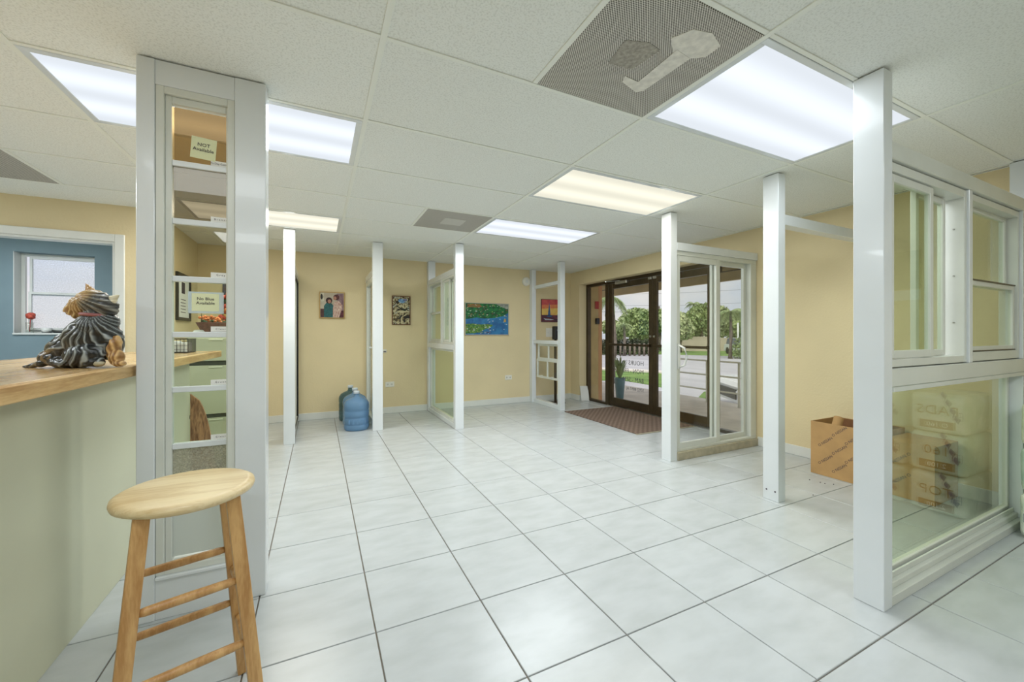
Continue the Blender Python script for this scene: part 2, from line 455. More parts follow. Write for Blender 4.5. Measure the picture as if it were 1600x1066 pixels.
tiles(-1.4, XR, -0.15, YB)
tiles(XR, XR+0.15, 2.86, 5.955)
# the rest of the tiled floor, out of sight, in one piece
rest = MB().box(XL, -1.405, YF, 7.4, -0.006, -0.0005).box(-1.405, XR, YF, -0.155, -0.006, -0.0005).build('tile_field', M['tile'], fl)
rest['kind'] = 'stuff'

# walls
struct('wall_back', MB().box(XS-0.1, XR+0.25, YB, YB+0.12, 0, CZ+0.1), M['tan'])
wr = MB().box(XR, XR+0.25, YF, 2.86, 0, CZ+0.1).box(XR, XR+0.25, 5.955, YB, 0, CZ+0.1).box(XR, XR+0.25, 2.86, 5.955, 2.09, CZ+0.1)
struct('wall_right', wr, M['tan'])
struct('wall_front', MB().box(XL, XR, YF-0.12, YF, 0, CZ+0.1), M['tan'])
struct('wall_left', MB().box(XL-0.12, XL, YF, 7.4, 0, CZ+0.1), M['tan'])
# office wall with the doorway to the blue room
dx0, dx1, dz = -3.25, -1.617, 2.005
wo = MB().box(XL, dx0, YO, YO+0.1, 0, CZ+0.1).box(dx1, XS, YO, YO+0.1, 0, CZ+0.1).box(dx0, dx1, YO, YO+0.1, dz, CZ+0.1)
struct('wall_office', wo, M['tan'])
struct('wall_side', MB().box(XS-0.1, XS, YO+0.1, YB, 0, CZ+0.1), M['tan'])
tr = MB()
tr.box(dx1, dx1+0.068, YO-0.018, YO, 0, dz+0.068, 0.004).box(dx0-0.068, dx0, YO-0.018, YO, 0, dz+0.068, 0.004)
tr.box(dx0, dx1, YO-0.018, YO, dz, dz+0.068, 0.004)
tr.box(dx1-0.018, dx1, YO, YO+0.1, 0, dz).box(dx0, dx0+0.018, YO, YO+0.1, 0, dz).box(dx0+.018, dx1-.018, YO, YO+0.1, dz-0.018, dz)
struct('door_3', tr, M['trim'])
# blue room behind
YBR = 6.4
wx0, wx1, wz0, wz1 = -3.04, -2.375, 1.205, 2.112
bb = MB().box(XL, wx0, YBR, YBR+0.2, 0, CZ+.1).box(wx1, XS-.1, YBR, YBR+0.2, 0, CZ+.1)
bb.box(wx0, wx1, YBR, YBR+0.2, 0, wz0).box(wx0, wx1, YBR, YBR+0.2, wz1, CZ+.1)
struct('wall_blue_back', bb, M['blue_wall'])
struct('wall_blue_side', MB().box(XS-0.14, XS-0.1, YO+0.1, YBR, 0, CZ+.1), M['blue_wall'])
struct('wall_blue_inner', MB().box(XL, dx0-.0, YO+0.1, YO+0.13, 0, CZ+.1).box(dx1, XS-.14, YO+0.1, YO+0.13, 0, CZ+.1), M['blue_wall'])
# bathroom window
wroot = empty('window_3', ((wx0+wx1)/2, YBR+0.12, wz0)); wroot['kind'] = 'structure'
wf = MB().frame('Y', YBR+0.12, YBR+0.16, wx0+.0, wx1, wz0, wz1, 0.035).build('window_frame', M['trim'], wroot)
mz = 1.655
MB().frame('Y', YBR+0.125, YBR+0.15, wx0+.07, wx1-.0, mz-.02, wz1-.035, 0.022).build('upper_sash', M['trim'], wroot)
MB().frame('Y', YBR+0.10, YBR+0.125, wx0+.07, wx1-.0, wz0+.03, mz+.02, 0.026).build('lower_sash', M['trim'], wroot)
MB().box(wx0+.09, wx1-.02, YBR+0.135, YBR+0.139, mz, wz1-.05).build('pane', M['g_frost'], wroot)
MB().box(wx0+.09, wx1-.02, YBR+0.111, YBR+0.115, wz0+.05, mz).build('pane', M['g_frost'], wroot)
struct('trim_1', MB().box(wx0, wx1, YBR-0.02, YBR+0.1, wz0-0.02, wz0, 0.003).box(wx0, wx0+.006, YBR, YBR+.12, wz0, wz1), M['trim'])

# baseboards
bh = 0.095
def base(name, *boxes):
    b = MB()
    for q in boxes: b.box(*q, 0.003)
    struct(name, b, M['trim'])
base('baseboard_back', (XS, XR, YB-.014, YB, 0, bh))
base('baseboard_right', (XR-.014, XR, 0.96, 2.70, 0, bh), (XR-.014, XR, 5.955, YB-.014, 0, bh), (XR-.014, XR, YF, .84, 0, bh))
base('baseboard_reveal', (XR-.014, XR+.14, 5.941, 5.955, 0, bh))
base('baseboard_side', (XS, XS+.014, YO+.02, YB-.014, 0, bh))
base('baseboard_office', (dx1+.07, XS, YO-.014, YO, 0, bh))

# ceiling: deck, boards, grid
U = 0.66; CX = 0.2271; CY = 1.602
ce = struct('ceiling', MB().box(XL, XR, YF, 7.4, CZ+0.03, CZ+0.1), M['plenum'])
lights = [(-2, -2), (-2, 1), (-2, 4), (2, -1), (2, 1), (2, 3), (2, -4), (-6, 1), (-6, -2), (-2, -5), (-6, 5)]
vents = [(1, -1), (1, 3), (-4, 3)]
occ = set()
for i, j in lights: occ |= {(i, j), (i+1, j)}
for i, j in vents: occ.add((i, j))
cm = {}
def cboard(a, b, c, d):
    k = (round(b-a, 3), round(d-c, 3))
    if k not in cm:
        bm = bmesh.new(); bmesh.ops.create_cube(bm, size=1, matrix=Matrix.Translation((0, 0, 0.008)) @ Matrix.Diagonal((b-a-.004, d-c-.004, 0.014, 1)))
        low = [e for e in bm.edges if all(v.co.z < 0.002 for v in e.verts)]
        bmesh.ops.bevel(bm, geom=low, offset=0.003, segments=1, affect='EDGES')
        me = bpy.data.meshes.new('ceiling_panel'); bm.to_mesh(me); bm.free(); me.materials.append(M['ctile']); cm[k] = me
    link('ceiling_panel', cm[k], ce, ((a+b)/2, (c+d)/2, CZ+0.002))
def cx_(i): return max(XL+0.0, min(XR, CX+U*i))
def cy_(j): return max(YF, min(7.4, CY+U*j))
for j in range(-8, 9):
    if cy_(j+1)-cy_(j) < .03: continue
    for i in range(-9, 8):
        if (i, j) in occ: continue
        if (j >= 7 and i >= -2) or (j >= 5 and i < -2 and False): continue
        a, b = cx_(i), cx_(i+1)
        if b-a < .03: continue
        if i % 2 == 0 and (i+1, j) not in occ and i+1 < 8: continue      # handled by the odd half
        if i % 2 == 1 and (i-1, j) not in occ: a = cx_(i-1)
        cboard(a, b, cy_(j), min(cy_(j+1), YB if i >= -2 else 7.4))
gr = []
gw = 0.012
for i in range(-8, 8, 2):
    MB().box(CX+U*i-gw, CX+U*i+gw, YF, YB if i >= -2 else 7.3, CZ-0.003, CZ+0.003, 0.001).build('grid_bar', M['cgrid'], ce)
for i, j in vents:
    e = CX+U*(i if i % 2 else i+1)
    MB().box(e-gw, e+gw, CY+U*j+gw, CY+U*(j+1)-gw, CZ-0.003, CZ+0.003, 0.001).build('grid_bar', M['cgrid'], ce)
for j in range(-7, 8):
    y = CY+U*j
    if y > YB-.02: y = YB-0.012
    for i in range(-8, 7, 2):
        a, b = max(XL, CX+U*i)+gw, min(XR, CX+U*(i+2))-gw
        if b > a: MB().box(a, b, y-gw*.8, y+gw*.8, CZ-0.0025, CZ+0.003, 0.001).build('grid_bar', M['cgrid'], ce)
struct('trim_2', MB().box(XR-.02, XR, YF, YB, CZ-.003, CZ+.002), M['cgrid'])

# troffer lights
cool = diffuser_mat('cool_white_lens', (240, 247, 255), 0.99)
warm = diffuser_mat('warm_white_lens', (255, 252, 232), 0.95)
lab = {(-2, 1): 'cool white troffer light crossing behind the top of the column panel',
       (-2, 4): 'farther left troffer light above the back wall photograph',
       (2, -1): 'largest cool troffer light beside the taped grille at upper right',
       (2, 1): 'warm yellowish troffer light in the middle of the ceiling',
       (2, 3): 'small far troffer light next to the small grille',
       (-2, -2): 'troffer light overhead just behind the camera on the left',
       (2, -4): 'unseen troffer light added behind the camera on the right',  # troffers from here on are unseen, added for extra light
       (-6, 1): 'unseen troffer light added over the office left of the view', (-6, -2): 'unseen troffer light added over the office behind the camera',
       (-2, -5): 'rearmost unseen troffer light, added behind the camera', (-6, 5): 'unseen troffer light added to brighten the blue washroom'}  # the washroom one is an unseen lamp added to brighten the blue room
for (i, j) in lights:
    x0, x1, y0, y1 = CX+U*i+gw, CX+U*(i+2)-gw, CY+U*j+gw, CY+U*(j+1)-gw
    c = Vector(((x0+x1)/2, (y0+y1)/2, CZ))
    t = empty('ceiling_light', c, lab[(i, j)], 'ceiling light', 'recessed fluorescent troffers')
    f = MB()
    f.box(x0, x1, y0, y0+.03, CZ-.004, CZ+.02, .002).box(x0, x1, y1-.03, y1, CZ-.004, CZ+.02, .002)
    f.box(x0, x0+.03, y0+.03, y1-.03, CZ-.004, CZ+.02, .002).box(x1-.03, x1, y0+.03, y1-.03, CZ-.004, CZ+.02, .002)
    f.build('light_frame', M['alu'], t)
    wm = (i, j) in ((2, 1), (-2, 4))
    MB().box(x0+.03, x1-.03, y0+.03, y1-.03, CZ+.0, CZ+.006).build('diffuser', warm if wm else cool, t, origin=c)
    ld = bpy.data.lights.new('tube_light', 'AREA'); ld.shape = 'RECTANGLE'; ld.size = x1-x0-.08; ld.size_y = y1-y0-.08
    ld.energy = LIGHT_W * {(2, 3): 2.3, (-2, 4): 1.9, (2, 1): 1.6, (-2, 1): 1.5, (2, -1): 0.9, (-2, -2): 0.9, (2, -4): 1.6, (-2, -5): 1.6, (-6, 5): 1.8, (-6, 1): 3.0}.get((i, j), 2.2); ld.color = (1.0, 0.97, 0.88) if wm else (0.90, 0.96, 1.0)
    lo = bpy.data.objects.new('tube_light', ld); COL.objects.link(lo); lo.parent = t; lo.location = (0, 0, -0.006)

# perforated return-air grilles
vl = {(1, -1): 'large perforated return grille with an L of peeled tape', (1, 3): 'small far perforated grille next to the far troffer', (-4, 3): 'perforated grille at the left edge above the doorway'}
for (i, j) in vents:
    x0, x1, y0, y1 = CX+U*i+gw, CX+U*(i+1)-gw, CY+U*j+gw, CY+U*(j+1)-gw
    c = Vector(((x0+x1)/2, (y0+y1)/2, CZ))
    t = empty('ceiling_grille', c, vl[(i, j)], 'ceiling vent', 'perforated ceiling grilles')
    MB().box(x0, x1, y0, y1, CZ-.003, CZ+.006, .002).build('perforated_plate', M['perf'], t, origin=c)
    if (i, j) == (1, -1):
        q = CZ-.0045
        def P_(u, v): # fraction of plate
            return (x0+(x1-x0)*u, y0+(y1-y0)*v, q)
        tape = mat('old_white_tape', (236, 232, 222), .35, var=.1, vscale=30)
        tp = MB()
        tp.prism([P_(.51, .26), P_(.57, .15), P_(.70, .12), P_(.84, .17), P_(.84, .28), P_(.72, .36), P_(.66, .37)], (0, 0, .0015)).build('tape_strip', tape, t)
        MB().prism([P_(.62, .31), P_(.76, .33), P_(.74, .72), P_(.70, .76), P_(.53, .71), P_(.50, .65), P_(.63, .66)], (0, 0, -.0012)).build('tape_strip', tape, t)
        MB().prism([P_(.27, .39), P_(.42, .34), P_(.53, .36), P_(.50, .58), P_(.31, .60)], (0, 0, .0012)).build('tape_strip', mat('dusty_grey_tape', (176, 170, 158), .6, var=.2, vscale=60), t)
    elif (i, j) == (1, 3):
        MB().box(x0+.22, x0+.44, y0+.2, y0+.42, CZ-.0055, CZ-.003, .001).build('center_plate', mat('grey_plate', (196, 194, 186), .5), t)

# ================================================================== PARTITIONS (white aluminium sample frames)
def post(parent, x0, x1, y0, y1, name='post'):
    return MB().box(x0, x1, y0, y1, 0.0, CZ-0.004, .0025).build(name, M['alu'], parent)
def sash(parent, name, ax, c0, c1, a0, a1, z0, z1, w, gm, m=None, pane_name='pane'):
    s = MB().frame(ax, c0, c1, a0, a1, z0, z1, w, .002).build(name, m or M['alu2'], parent)
    cm_ = (c0+c1)/2
    MB().slab(ax, cm_-.0025, cm_+.0025, a0+w*.8, a1-w*.8, z0+w*.8, z1-w*.8).build(pane_name, gm, s)
    return s

# --- A: nearest, on the right, runs to the right wall
A = empty('window_partition', (3.2, .9, 0), 'white aluminium display partition nearest on the right with sliding and hung windows over a big pane', 'partition', 'window display partitions')
post(A, 2.17, 2.245, .84, .95)
post(A, 4.15, 4.235, .84, .95)
ax0, ax1 = 2.245, 4.15
MB().box(ax0, ax1, .842, .948, 1.955, 2.03, .003).build('top_beam', M['alu2'], A)
MB().box(ax0, ax1, .842, .948, .955, 1.035, .003).box(ax0, ax1, .835, .842, .935, .955, .001).build('middle_rail', M['alu2'], A)
MB().box(ax0, ax1, .842, .948, .0, .045, .003).box(ax0, ax1, .865, .948, .045, .075, .003).box(ax0, ax1, .882, .89, .075, .10, .001).build('bottom_sill', M['alu2'], A)
MB().frame('Y', .90, .925, ax0, 3.93, .075, .955, .03, .002, wb=.035, wt=.02).build('fixed_frame', M['alu2'], A)
MB().box(ax0+.02, 3.91, .909, .915, .10, .945).build('pane', M['glass_green'], A)
MB().box(3.93, 3.99, .845, .945, .045, .955, .002).build('jamb', M['alu'], A)
MB().box(3.99, 4.15, .905, .911, .06, .955).build('pane', M['g_obs'], A)
# upper left: horizontal slider
sl = MB().frame('Y', .855, .94, ax0+.005, 3.10, 1.04, 1.95, .03, .002, wb=.035, wt=.04).build('slider_frame', M['alu2'], A)
sash(A, 'front_sash', 'Y', .862, .885, 2.285, 2.72, 1.078, 1.905, .035, M['glass_green'])
sash(A, 'rear_sash', 'Y', .905, .928, 2.66, 3.0, 1.078, 1.905, .03, M['glass_green'])
for z in (1.25, 1.5, 1.75): MB().tube([(3.071, .895, z), (3.066, .895, z)], .004, 8).build('screw', M['steel'], A)
MB().box(3.10, 3.145, .845, .945, 1.035, 1.955, .003).build('mullion', M['alu'], A)
# upper right: single-hung
MB().frame('Y', .86, .94, 3.145, 3.93, 1.04, 1.95, .022, .002, wb=.05, wt=.035).build('hung_frame', M['alu2'], A)
sash(A, 'upper_sash', 'Y', .905, .925, 3.167, 3.9, 1.46, 1.92, .028, M['glass_green'])
ls = sash(A, 'lower_sash', 'Y', .872, .895, 3.167, 3.9, 1.09, 1.49, .03, M['glass_green'])
MB().box(3.18, 3.89, .866, .872, 1.485, 1.493, .001).build('rail_lip', M['bronze'], ls)
MB().box(3.18, 3.89, .866, .872, 1.092, 1.098, .001).build('rail_lip', M['bronze'], ls)
MB().box(3.93, 3.99, .845, .945, 1.035, 1.955, .002).build('jamb', M['alu'], A)
MB().box(3.99, 4.15, .905, .911, 1.035, 1.955).build('pane', M['g_obs'], A)

# --- B: open frame
B = empty('open_partition', (3.0, 1.77, 0), 'open white aluminium frame, one free post with a beam to the right wall', 'partition', 'window display partitions')
post(B, 2.915, 2.995, 1.712, 1.822)
MB().box(2.995, 4.235, 1.727, 1.807, 1.975, 2.05, .003).build('top_beam', M['alu'], B)
for y in (1.735, 1.795): MB().tube([(2.916, y, .07), (2.9135, y, .07)], .006, 8).build('screw', M['ink'], B)

# --- C: sliding glass door display
Cq = empty('sliding_door_partition', (3.6, 2.76, 0), 'white sliding glass door display near the entrance with a white pull handle', 'partition', 'window display partitions')
post(Cq, 2.95, 3.035, 2.70, 2.81)
MB().box(3.035, 4.235, 2.70, 2.81, 1.98, 2.055, .003).build('top_beam', M['alu'], Cq)
MB().box(3.035, 4.235, 2.69, 2.81, 0.0, .075, .003).build('sill', M['sill'], Cq)
MB().box(3.035, 4.235, 2.715, 2.80, .075, .10, .002).box(3.035, 4.235, 2.715, 2.80, 1.94, 1.98, .002).build('track', M['alu2'], Cq)
s1 = sash(Cq, 'sliding_panel', 'Y', 2.72, 2.75, 3.04, 3.66, .10, 1.94, .055, M['glass'])
hd = MB().box(3.05, 3.085, 2.705, 2.72, .86, 1.10, .003)
hd.tube([(3.07, 2.71, 1.085), (3.085, 2.66, 1.06), (3.095, 2.64, .98), (3.085, 2.66, .90), (3.07, 2.71, .875)], .010, 8)
hd.build('handle', M['trim'], s1)
sash(Cq, 'fixed_panel', 'Y', 2.765, 2.795, 3.60, 4.14, .10, 1.94, .045, M['glass'])
MB().box(4.14, 4.235, 2.715, 2.80, .10, 1.94, .003).build('jamb', M['alu2'], Cq)

# --- F: middle, runs to the back wall
F = empty('window_partition', (1.6, 5.5, 0), 'white window display partition left of the green and blue painting', 'partition', 'window display partitions')
post(F, 1.54, 1.65, 4.79, 4.87)
post(F, 1.54, 1.65, 6.14, 6.232)
MB().box(1.545, 1.645, 4.87, 6.14, 1.955, 2.03, .003).build('top_beam', M['alu'], F)
MB().box(1.535, 1.65, 4.87, 6.14, .99, 1.06, .003).build('middle_rail', M['alu'], F)
MB().box(1.545, 1.645, 4.87, 6.14, 0, .06, .003).build('bottom_sill', M['alu'], F)
MB().frame('X', 1.57, 1.62, 4.87, 6.14, .06, .99, .03, .002).build('fixed_frame', M['alu2'], F)
MB().box(1.592, 1.597, 4.89, 6.12, .08, .97).build('pane', M['glass_green'], F)
MB().frame('X', 1.55, 1.64, 5.47, 6.14, 1.06, 1.955, .03, .002).build('hung_frame', M['alu2'], F)
sash(F, 'upper_sash', 'X', 1.60, 1.62, 5.5, 6.11, 1.49, 1.925, .03, M['glass_green'])
sash(F, 'lower_sash', 'X', 1.565, 1.587, 5.5, 6.11, 1.09, 1.52, .032, M['glass_green'])
MB().box(1.545, 1.645, 5.43, 5.47, 1.06, 1.955, .002).build('mullion', M['alu'], F)
MB().frame('X', 1.55, 1.64, 4.87, 5.43, 1.06, 1.955, .028, .002).build('slider_frame', M['alu2'], F)
sash(F, 'front_sash', 'X', 1.562, 1.584, 5.12, 5.40, 1.09, 1.925, .03, M['glass_green'])
sash(F, 'rear_sash', 'X', 1.602, 1.624, 4.90, 5.17, 1.09, 1.925, .03, M['glass_green'])

# --- G: by the entrance
Gp = empty('window_partition', (3.47, 5.7, 0), 'narrow white frame by the entrance with small hung sashes below its middle shelf', 'partition', 'window display partitions')
post(Gp, 3.40, 3.48, 5.27, 5.36)
post(Gp, 3.37, 3.45, 6.14, 6.232)
MB().box(3.405, 3.475, 5.36, 6.14, 1.985, 2.04, .003).build('top_beam', M['alu'], Gp)
MB().box(3.395, 3.485, 5.36, 6.14, 1.03, 1.09, .003).build('middle_rail', M['alu'], Gp)
MB().box(3.405, 3.475, 5.36, 6.14, 0, .07, .003).build('bottom_sill', M['alu'], Gp)
for nm, z0, z1, c in (('upper_sash', .76, 1.03, 3.45), ('lower_sash', .45, .77, 3.43)):
    s = sash(Gp, nm, 'X', c-.012, c+.012, 5.38, 6.06, z0, z1, .035, M['glass'])
    MB().box(c-.01, c+.01, 5.70, 5.73, z0+.03, z1-.03, .001).build('glazing_bar', M['alu2'], s)
for y in (5.55, 5.88): MB().box(3.405, 3.425, y-.03, y+.03, .485, .495, .002).build('tilt_latch', M['trim'], Gp)

# --- E: white door frame, behind the jugs
E_ = empty('screen_door_partition', (.68, 5.7, 0), 'white door frame partition right behind the water jugs', 'partition', 'window display partitions')
post(E_, .605, .725, 5.17, 5.25)
MB().box(.63, .70, 5.25, 6.232, 1.95, 2.03, .003).build('top_beam', M['alu'], E_)
MB().frame('X', .635, .695, 5.25, 6.225, 0, 1.95, .07, .003, wb=.08).build('door_frame', M['alu2'], E_)
MB().box(.662, .668, 5.31, 6.17, .07, 1.89).build('pane', M['glass'], E_)
MB().tube([(.634, 5.36, 1.02), (.59, 5.36, 1.02), (.59, 5.44, 1.02)], .009, 8).build('handle', M['alu'], E_)

# --- D: frame near the left, dark edge
D_ = empty('screen_door_partition', (-.28, 5.6, 0), 'white door frame partition nearest the column panel, left of the photograph of two people', 'partition', 'window display partitions')
post(D_, -.335, -.225, 4.93, 5.01)
MB().box(-.315, -.245, 5.01, 6.232, 1.95, 2.02, .003).build('top_beam', M['alu'], D_)
MB().frame('X', -.31, -.25, 5.01, 6.225, 0, 1.95, .06, .003, wb=.08).build('door_frame', M['alu2'], D_)
MB().frame('X', -.262, -.24, 5.05, 6.18, .06, 1.90, .018, .001).build('weatherstrip', M['black'], D_)
MB().box(-.283, -.277, 5.06, 6.17, .07, 1.89).build('pane', M['glass'], D_)

# --- left column panel of glass samples
Y0p, Y1p = 2.13, 2.24
P = empty('glass_sample_panel', (-.44, 2.18, 0), 'white column panel by the counter with eight stacked glass samples and small labels', 'display panel')
post(P, -.667, -.608, Y0p, Y1p)
post(P, -.332, -.214, Y0p, Y1p)
MB().box(-.608, -.332, Y0p+.004, Y1p-.004, 2.225, CZ-.004, .002).build('header_board', M['alu'], P)
MB().box(-.608, -.332, Y0p+.004, Y1p-.004, 0, .165, .002).box(-.606, -.334, Y0p-.008, Y0p+.03, .165, .18, .003).build('kick_board', M['alu'], P)
MB().frame('Y', Y0p+.006, Y1p-.01, -.607, -.333, .18, 2.225, .028, .002, wt=.03).build('outer_frame', M['alu2'], P)
fr = MB().frame('Y', Y0p+.02, Y0p+.055, -.579, -.345, .20, 2.195, .022, .002, wt=.03, wb=.03)
zb = [1.917, 1.670, 1.424, 1.185, .950, .708, .465]
fr.build('inner_frame', M['alu2'], P)
for z in zb: MB().box(-.557, -.352, Y0p+.024, Y0p+.05, z-.012, z+.012, .002).build('glazing_bar', M['alu'], P)
edges = [2.165] + zb + [.23]
gms = ['g_bronze', 'g_grey', 'g_lt', 'g_clear', 'g_clear', 'g_green', 'g_obs', 'g_white']
gl_ = ['bronze tinted glass', 'grey tinted glass', None, None, None, None, 'pebbled obscure glass', 'opaque white glass']
for k in range(8):
    o = MB().box(-.560, -.350, Y0p+.035, Y0p+.040, edges[k+1]+.008, edges[k]-.008).build('pane', M[gms[k]], P)
    if gl_[k]: o['label'] = gl_[k]
words = ['To Day Comfort', 'B r o n z e', 'G r e y', 'C l e a r', 'G r e e n', 'C l e a r']
names = ['', 'bronze', 'grey']
for k in range(6):
    z = zb[k]+.012
    lb = MB().box(-.425, -.353, Y0p+.0325, Y0p+.0335, z+.001, z+.024).build('paper_label', M['paper'], P)
    text(words[k], .011, (-.389, Y0p+.032, z+.0125), FRONT, M['ink'], lb, 'handwriting', .0003)
nb = MB().box(-.495, -.405, Y0p+.031, Y0p+.0325, 1.952, 2.045, .0, Matrix.Rotation(R(4), 4, 'Y')).build('note', M['note'], P)
nb['label'] = 'pale note reading NOT Available'
text('NOT\nAvailable', .021, (-.450, Y0p+.030, 2.002), (R(90), R(4), 0), M['ink'], nb, 'handwriting', .0003)
nb = MB().box(-.492, -.395, Y0p+.031, Y0p+.0325, 1.288, 1.365).build('note', M['note'], P)
nb['label'] = 'pale yellow note reading No Blue Available'
text('No Blue\nAvailable', .0185, (-.443, Y0p+.030, 1.332), FRONT, M['ink'], nb, 'handwriting', .0003)
MB().box(-.505, -.378, Y0p+.0326, Y0p+.0334, 1.278, 1.372).build('clear_sleeve', M['tape'], nb)

# ================================================================== STOREFRONT
XD = 4.39; XD2 = 4.44
st = MB()
st.box(XD, XD2+.02, 2.86, 5.955, 2.04, 2.09, .003)
for a, b in ((5.90, 5.955), (5.33, 5.42), (3.31, 3.37), (2.86, 2.90)): st.box(XD, XD2+.02, a, b, 0, 2.04, .003)
st.box(XD, XD2+.02, 5.42, 5.90, 0, .04, .003).box(XD, XD2+.02, 2.90, 3.29, 0, .04, .003)
struct('trim_3', st, M['bronze'])
struct('trim_4', MB().box(XD-.03, XD2+.05, 3.37, 5.33, 0, .012, .003), M['steel'])
for nm, a, b in (('window_1', 5.42, 5.90), ('window_2', 2.90, 3.29)):
    struct(nm, MB().box(XD+.03, XD+.036, a, b, .04, 2.04), M['glass'])
def leaf(name, a, b, hinge_low):
    t = empty(name, (XD+.03, (a+b)/2, .012)); t['kind'] = 'structure'
    lf = MB().frame('X', XD+.01, XD+.05, a, b, .016, 2.035, .075, .003, wb=.13, wt=.09)
    lf.build('door_frame', M['bronze'], t)
    MB().box(XD+.028, XD+.034, a+.07, b-.07, .13, 1.96).build('pane', M['glass'], t)
    MB().box(XD-.045, XD-.02, a+.05, b-.05, 1.005, 1.04, .006).box(XD-.03, XD+.01, a+.03, a+.06, 1.0, 1.045, .003).box(XD-.03, XD+.01, b-.06, b-.03, 1.0, 1.045, .003).build('push_bar', M['bronze'], t)
    e = a+.035 if not hinge_low else b-.035
    MB().tube([(XD+.01, e, 1.16), (XD-.004, e, 1.16)], .016, 14).build('lock_cylinder', M['steel'], t)
    return t
l1 = leaf('door_1', 4.362, 5.325, False)
l2 = leaf('door_2', 3.375, 4.357, True)
cl = MB().box(XD-.05, XD+.008, 4.85, 5.12, 2.0, 2.045, .004)
cl.build('door_closer', M['steel'], l1)
MB().beam((XD-.04, 5.0, 2.05), (XD-.12, 5.25, 2.055), .02, .008).beam((XD-.12, 5.25, 2.055), (XD+.0, 5.36, 2.055), .02, .008).build('closer_arm', M['chrome'], l1)
for b_, t_ in ((4.40, l1), (4.31, l2)):
    MB().box(XD-.012, XD+.012, b_-.03, b_+.03, 2.0, 2.035, .003).build('flush_bolt', M['steel'], t_)
vin = mat('grey_vinyl_lettering', (84, 84, 92), .6)
for s, sz, z in (('HOURS', .10, .74), ('MON - FRI', .10, .61), ('8AM - 5PM', .10, .475), ('5702 8897 AJ', .07, .335)):
    text(s, sz, (XD+.0355, 4.56, z), RIGHTW, vin, l1, 'vinyl_lettering', .0003, 'LEFT')
# floor trim at the mat
dm = MB().box(3.40, 4.36, 3.62, 5.16, .001, .011, .003).build('door_mat', M['mat']); tag(dm, 'brown ribbed door mat inside the glass entrance doors', 'door mat')
ms = MB().box(3.38, 4.37, 3.595, 3.618, .001, .008, .002).build('mat_strip', M['sill']); tag(ms, 'thin cream strip along the near edge of the brown door mat', 'floor strip')

# ================================================================== COUNTER
ct = empty('counter', (-1.0, 1.4, 0), 'reception counter with oak laminate top and sage green front at the left', 'counter')
MB().box(-1.41, -.705, -1.2, 3.78, 1.024, 1.059, .002).build('countertop', M['oaktop'], ct)
MB().box(-.705, -.678, -1.2, 3.78, 1.014, 1.059, .003).box(-1.41, -.678, 3.78, 3.80, 1.014, 1.059, .003).build('edge_band', M['oak'], ct)
MB().box(-.90, -.86, -1.2, 3.72, 0, 1.024, .002).build('front_panel', M['sage'], ct)
MB().box(-1.38, -.90, 3.66, 3.70, 0, 1.024, .002).build('end_panel', M['sage'], ct)
# curved plywood board at the counter end
pts = [(-.858, 3.73, 0.001)]
for k in range(0, 15):
    z = .74*k/14
    pts.append((-.858+.155*math.sqrt(max(0, 1-(k/14)**1.75)), 3.73, z+.001))
MB().prism(pts, (0, .02, 0)).build('plywood_fin', M['ply'])
tag(bpy.data.objects['plywood_fin'], 'knotty plywood board with a curved edge standing at the counter end', 'board')

# wire tray, small items on the counter
tr_ = empty('mesh_desk_tray', (-.89, 3.50, 1.06), 'black wire desk tray on the far end of the counter behind the glass samples', 'desk tray')
b = MB().box(-.98, -.80, 3.42, 3.62, 1.0605, 1.064)
for z in (1.085, 1.11, 1.135, 1.155): b.frame('Y', 3.418, 3.422, -.98, -.80, z-.0015, z+.0015, .001, 0)
b.build('tray_floor', M['black'], tr_)
b = MB()
for k in range(10): b.box(-.98+k*.02-.0012, -.98+k*.02+.0012, 3.418, 3.4215, 1.062, 1.155)
for k in range(11): b.box(-.802, -.799, 3.42+k*.02-.001, 3.42+k*.02+.001, 1.062, 1.155)
b.box(-.981, -.799, 3.417, 3.423, 1.152, 1.158).box(-.981, -.799, 3.617, 3.623, 1.152, 1.158).box(-.803, -.797, 3.42, 3.62, 1.152, 1.158).box(-.983, -.977, 3.42, 3.62, 1.152, 1.158)
b.box(-.981, -.799, 3.417, 3.423, 1.06, 1.068)
b.build('wire_mesh', M['black'], tr_)['kind'] = 'stuff'
b = MB()
for k, (a, z) in enumerate(((-.975, 1.12), (-.92, 1.14), (-.865, 1.13))): b.box(a, a+.05, 3.45, 3.58, 1.065, z, .003)
b = b.build('paper_stack', M['paper']); tag(b, 'white note pads standing inside the black wire desk tray', 'note pads')
wd = MB().prism([(-1.16, 3.10, 1.06), (-1.02, 3.02, 1.06), (-1.16, 3.10, 1.10)], (.02, .05, 0)).build('wooden_wedge', M['redwood']); tag(wd, 'small reddish wooden wedge on the counter behind the dog figurine', 'wedge')

# file cabinets behind
fc = empty('file_cabinet', (-.74, 4.55, 0), 'beige green metal file cabinet standing beyond the counter end', 'cabinet')
MB().box(-1.02, -.50, 4.325, 4.70, .02, 1.165, .004).build('cabinet_body', M['cab'], fc)
MB().box(-1.0, -.52, 4.318, 4.326, .04, 1.15).build('gap_shade_sheet', M['gap'], fc)  # dark sheet that paints the shade between the drawers
for z0, z1 in ((.06, .455), (.49, .915), (.955, 1.155)):
    d = MB().box(-1.01, -.51, 4.30, 4.319, z0, z1, .003).build('drawer', M['cab'], fc)
    MB().box(-.86, -.76, 4.288, 4.30, z1-.02, z1-.008, .002).build('handle', mat('pale_handle', (214, 216, 190), .4) if z0 == .06 else bpy.data.materials['pale_handle'], d)
    MB().box(-.66, -.60, 4.297, 4.30, z1-.09, z1-.055, .001).build('label_holder', M['steel'], d)

